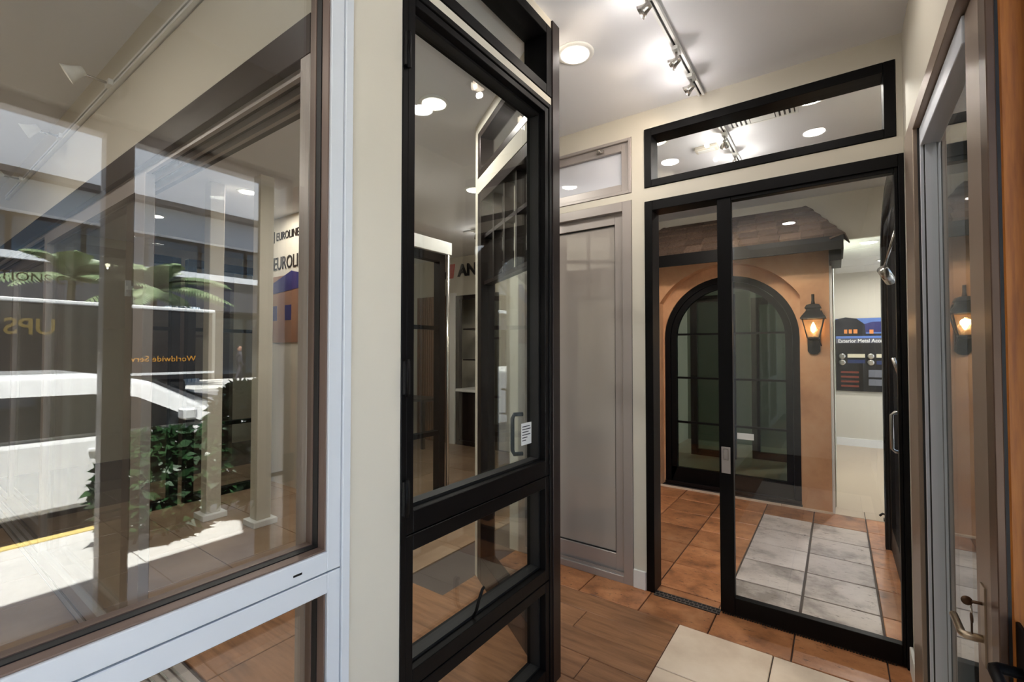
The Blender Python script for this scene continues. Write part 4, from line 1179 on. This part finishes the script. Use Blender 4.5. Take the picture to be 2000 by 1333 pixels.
# shrubs at the kerb
leaf_m = stone('shrub_leaf', [(0.3, srgb(22, 44, 24)), (0.55, srgb(44, 80, 42)), (0.8, srgb(96, 128, 72))], 3, rough=0.4, bump=0.0)
leaf_p = stone('palm_leaf', [(0.3, srgb(78, 100, 68)), (0.55, srgb(136, 154, 114)), (0.8, srgb(202, 210, 182))], 2, rough=0.4, bump=0.0)
bark = mat('palm_bark', srgb(120, 100, 84), 0.9, bump=0.5, scale=20)


def shrub(loc, rx, ry, h, n, label, lsize=0.06):
    t = thing('shrub', loc, label, 'shrub', 'kerbside shrubs', kind='thing')
    v, f = [], []
    rnd = random.Random(len(label) + n)
    for k in range(n):
        a = rnd.uniform(0, 2 * PI); q = rnd.random() ** 0.4; ze = rnd.uniform(0.12, 1)
        prof = math.sqrt(max(0.05, 1 - (abs(ze - 0.5) * 1.7) ** 2))
        c = Vector((loc[0] + rx * q * prof * math.cos(a), loc[1] + ry * q * prof * math.sin(a), loc[2] + h * ze))
        d = Vector((rnd.gauss(0, 1), rnd.gauss(0, 1), rnd.gauss(0.2, 0.7))).normalized()
        s = d.cross(Vector((rnd.gauss(0, 1), rnd.gauss(0, 1), rnd.gauss(0, 1)))).normalized()
        L = lsize * rnd.uniform(0.7, 1.4)
        i = len(v)
        v += [tuple(c - d * L), tuple(c + s * L * 0.38), tuple(c + d * L), tuple(c - s * L * 0.38)]
        f.append((i, i + 1, i + 2, i + 3))
    fo = obj_from('foliage', v, f, leaf_m, t)
    fo['kind'] = 'stuff'
    for k in range(4):
        a = k * PI / 2 + 0.4
        tube('stem', [(loc[0], loc[1] + 0.1 * k - 0.15, loc[2]), (loc[0] + 0.3 * rx * math.cos(a), loc[1] + 0.5 * ry * math.sin(a), loc[2] + h * 0.7)], 0.012, bark, t, seg=6)
shrub((2.25, 1.4, -0.01), 0.30, 0.42, 0.86, 2400, 'low dark kerbside shrub mirrored beside the grey stile in the left window')
shrub((2.3, 2.25, -0.01), 0.40, 0.55, 1.22, 4000, 'taller glossy kerbside shrub mirrored at right of the left window')
shrub((2.4, 3.36, -0.01), 0.42, 0.55, 1.25, 3000, 'furthest kerbside shrub mirrored at the right edge of left window')


def palm(loc, h, fl, nf, label, seed):
    t = thing('palm_tree', loc, label, 'palm tree', 'street palms', kind='thing')
    rnd = random.Random(seed)
    L = Vector(loc)
    tube('trunk', [L, L + Vector((0.05, 0.05, h * 0.5)), L + Vector((0, 0.1, h))], 0.14, bark, t, taper=[0.2, 0.14, 0.11], seg=10)
    top = L + Vector((0, 0.1, h))
    for k in range(nf):
        a = 2 * PI * k / nf + rnd.uniform(-0.2, 0.2)
        el = rnd.uniform(0.2, 1.45)
        hd = Vector((math.cos(a), math.sin(a), 0))
        v, f = [], []
        n = 30
        pts = []
        for i in range(n + 1):
            s = i / n
            pts.append(top + hd * fl * (s * math.cos(el) + 0.25 * s * s) + Vector((0, 0, fl * (s * math.sin(el) - 0.62 * s * s))))
        sd = hd.cross(Vector((0, 0, 1)))
        for i in range(2, n):
            p = pts[i]; d = (pts[i + 1] - p).normalized()
            ll = fl * 0.24 * math.sin(PI * (0.12 + 0.86 * i / n)) 
            for s in (-1, 1):
                tip = p + (sd * s * 0.85 + d * 0.55 + Vector((0, 0, -0.35))) * ll
                b = len(v)
                wv = d * fl * 0.017
                mid = (p + tip) / 2 + Vector((0, 0, 0.04 * ll))
                v += [tuple(p - wv), tuple(mid - wv * 1.3), tuple(tip), tuple(mid + wv * 1.3), tuple(p + wv)]
                f.append((b, b + 1, b + 2, b + 3, b + 4))
        fr = obj_from('frond', v, f, leaf_p, t)
        tube('rachis', pts[::3], 0.02, leaf_p, fr, seg=5)
palm((22.0, 7.2, -0.05), 4.2, 3.0, 18, 'street palm tree mirrored right of the grey stile in the left window', 3)
palm((22.2, 4.6, -0.05), 4.3, 2.8, 17, 'street palm tree mirrored left of the grey stile in the left window', 5)

# building across the street
fg = mat('facade_grey', srgb(60, 62, 72), 0.7, var=0.08, scale=2)
fdk = mat('facade_dark', srgb(30, 30, 36), 0.6)
win_m = mat('facade_glass', srgb(34, 46, 58), 0.08, spec=0.8)
fwh = mat('facade_white', srgb(226, 228, 232), 0.6)
t = thing('office_building', (26, 12, -0.05), 'grey office building across the street with white cornice line and glazed ground floor', 'building', kind='thing')
box('core', (26.6, 34, -20, 50, -0.1, 14), fdk, t)
box('fascia_band', (25.2, 26.6, -20, 50, 3.7, 5.3), fg, t)
box('cornice', (25.0, 26.6, -20, 50, 5.3, 5.6), fwh, t)
box('bright_backdrop', (26.0, 26.6, -20, 50, 7.5, 14), mat('backdrop_pale', srgb(176, 180, 188), 0.7), t)  # pale slab added for the bright patch mirrored in the left window
box('upper_ledge', (25.4, 26.0, -20, 50, 8.9, 9.15), fdk, t)
for k in range(16):
    y0 = -6 + k * 2.4
    wf = box('window', (26.5, 26.6, y0, y0 + 2.2, 0.2, 3.4), win_m, t)
    box('window_mullion', (26.44, 26.5, y0 + 1.05, y0 + 1.15, 0.2, 3.4), fg, wf)
    box('window', (26.5, 26.6, y0, y0 + 2.2, 5.8, 7.3), win_m, t)
colm = mat('column_tile', srgb(224, 230, 236), 0.4)
colj = mat('column_joint', srgb(120, 150, 180), 0.5)
for y in (9.2, 15.0, 21.0):
    F = Matrix.Translation((24.4, y, 0))
    c = lathe('round_column', [(0.72, -0.05), (0.72, 3.7)], colm, t, F, 36)
    for z in [0.3 * k for k in range(1, 13)]:
        lathe('column_joint', [(0.722, z - 0.02), (0.735, z), (0.722, z + 0.02)], colj, c, F, 36)
    boxes('column_rib', [], colj, c) if False else None
    v, f = [], []
    for k in range(24):
        a = 2 * PI * k / 24
        b = box_v((0.715, 0.74, -0.02, 0.02, 0, 3.7))
        i = len(v)
        v += [(F @ Vector((p[0] * math.cos(a) - p[1] * math.sin(a), p[0] * math.sin(a) + p[1] * math.cos(a), p[2])))[:] for p in b]
        f += [tuple(q + i for q in qq) for qq in BOXF]
    obj_from('column_ribs', v, f, colj, c)['kind'] = 'stuff'

# pedestrian with a bundle on the far pavement
t = thing('person', (20.6, 10.2, -0.05), 'small figure in dark clothes on far pavement, mirrored in the left window', 'person', kind='thing')
me = bpy.data.meshes.new('body')
J = [(0, 0, 0.95), (0, 0, 1.2), (0, 0, 1.42), (0, 0, 1.52), (0, 0, 1.66), (0.1, 0.02, 0.9), (0.12, 0.14, 0.5), (0.12, 0.1, 0.06), (0.12, 0.26, 0.03),
     (-0.1, 0.0, 0.9), (-0.12, -0.1, 0.5), (-0.12, -0.3, 0.08), (-0.12, -0.18, 0.03), (0.19, 0, 1.38), (0.25, 0.06, 1.1), (0.22, 0.26, 0.95), (-0.19, 0, 1.38), (-0.25, -0.06, 1.1), (-0.22, 0.14, 0.9)]
E = [(0, 1), (1, 2), (2, 3), (3, 4), (0, 5), (5, 6), (6, 7), (7, 8), (0, 9), (9, 10), (10, 11), (11, 12), (2, 13), (13, 14), (14, 15), (2, 16), (16, 17), (17, 18)]
Rr = [0.14, 0.14, 0.13, 0.055, 0.10, 0.09, 0.06, 0.045, 0.04, 0.09, 0.06, 0.045, 0.04, 0.06, 0.045, 0.035, 0.06, 0.045, 0.035]
me.from_pydata(J, E, [])
person_m = mat('dark_clothes', srgb(56, 54, 64), 0.8)
me.materials.append(person_m)
body = bpy.data.objects.new('body', me)
place(body, Matrix.Translation((20.6, 10.2, -0.05)), t)
md = body.modifiers.new('skin', 'SKIN')
for sv, r in zip(me.skin_vertices[0].data if me.skin_vertices else [], Rr):
    sv.radius = (r, r)
if not me.skin_vertices:
    bm = bmesh.new(); bm.from_mesh(me)
    ly = bm.verts.layers.skin.verify()
    for vtx, r in zip(bm.verts, Rr):
        vtx[ly].radius = (r, r)
        vtx[ly].use_root = vtx.index == 0
    bm.to_mesh(me); bm.free()
sb = body.modifiers.new('sub', 'SUBSURF'); sb.levels = 1; sb.render_levels = 2
skin_m = mat('skin', srgb(190, 140, 116), 0.6)
lathe('head', [(0.0, 1.55), (0.06, 1.56), (0.09, 1.62), (0.1, 1.70), (0.085, 1.77), (0.0, 1.81)], skin_m, t, Matrix.Translation((20.6, 10.2, -0.05)), 14)
lathe('hair', [(0.102, 1.69), (0.108, 1.74), (0.09, 1.80), (0.0, 1.83)], mat('hair', srgb(30, 24, 22), 0.7), t, Matrix.Translation((20.62, 10.19, -0.05)), 14)
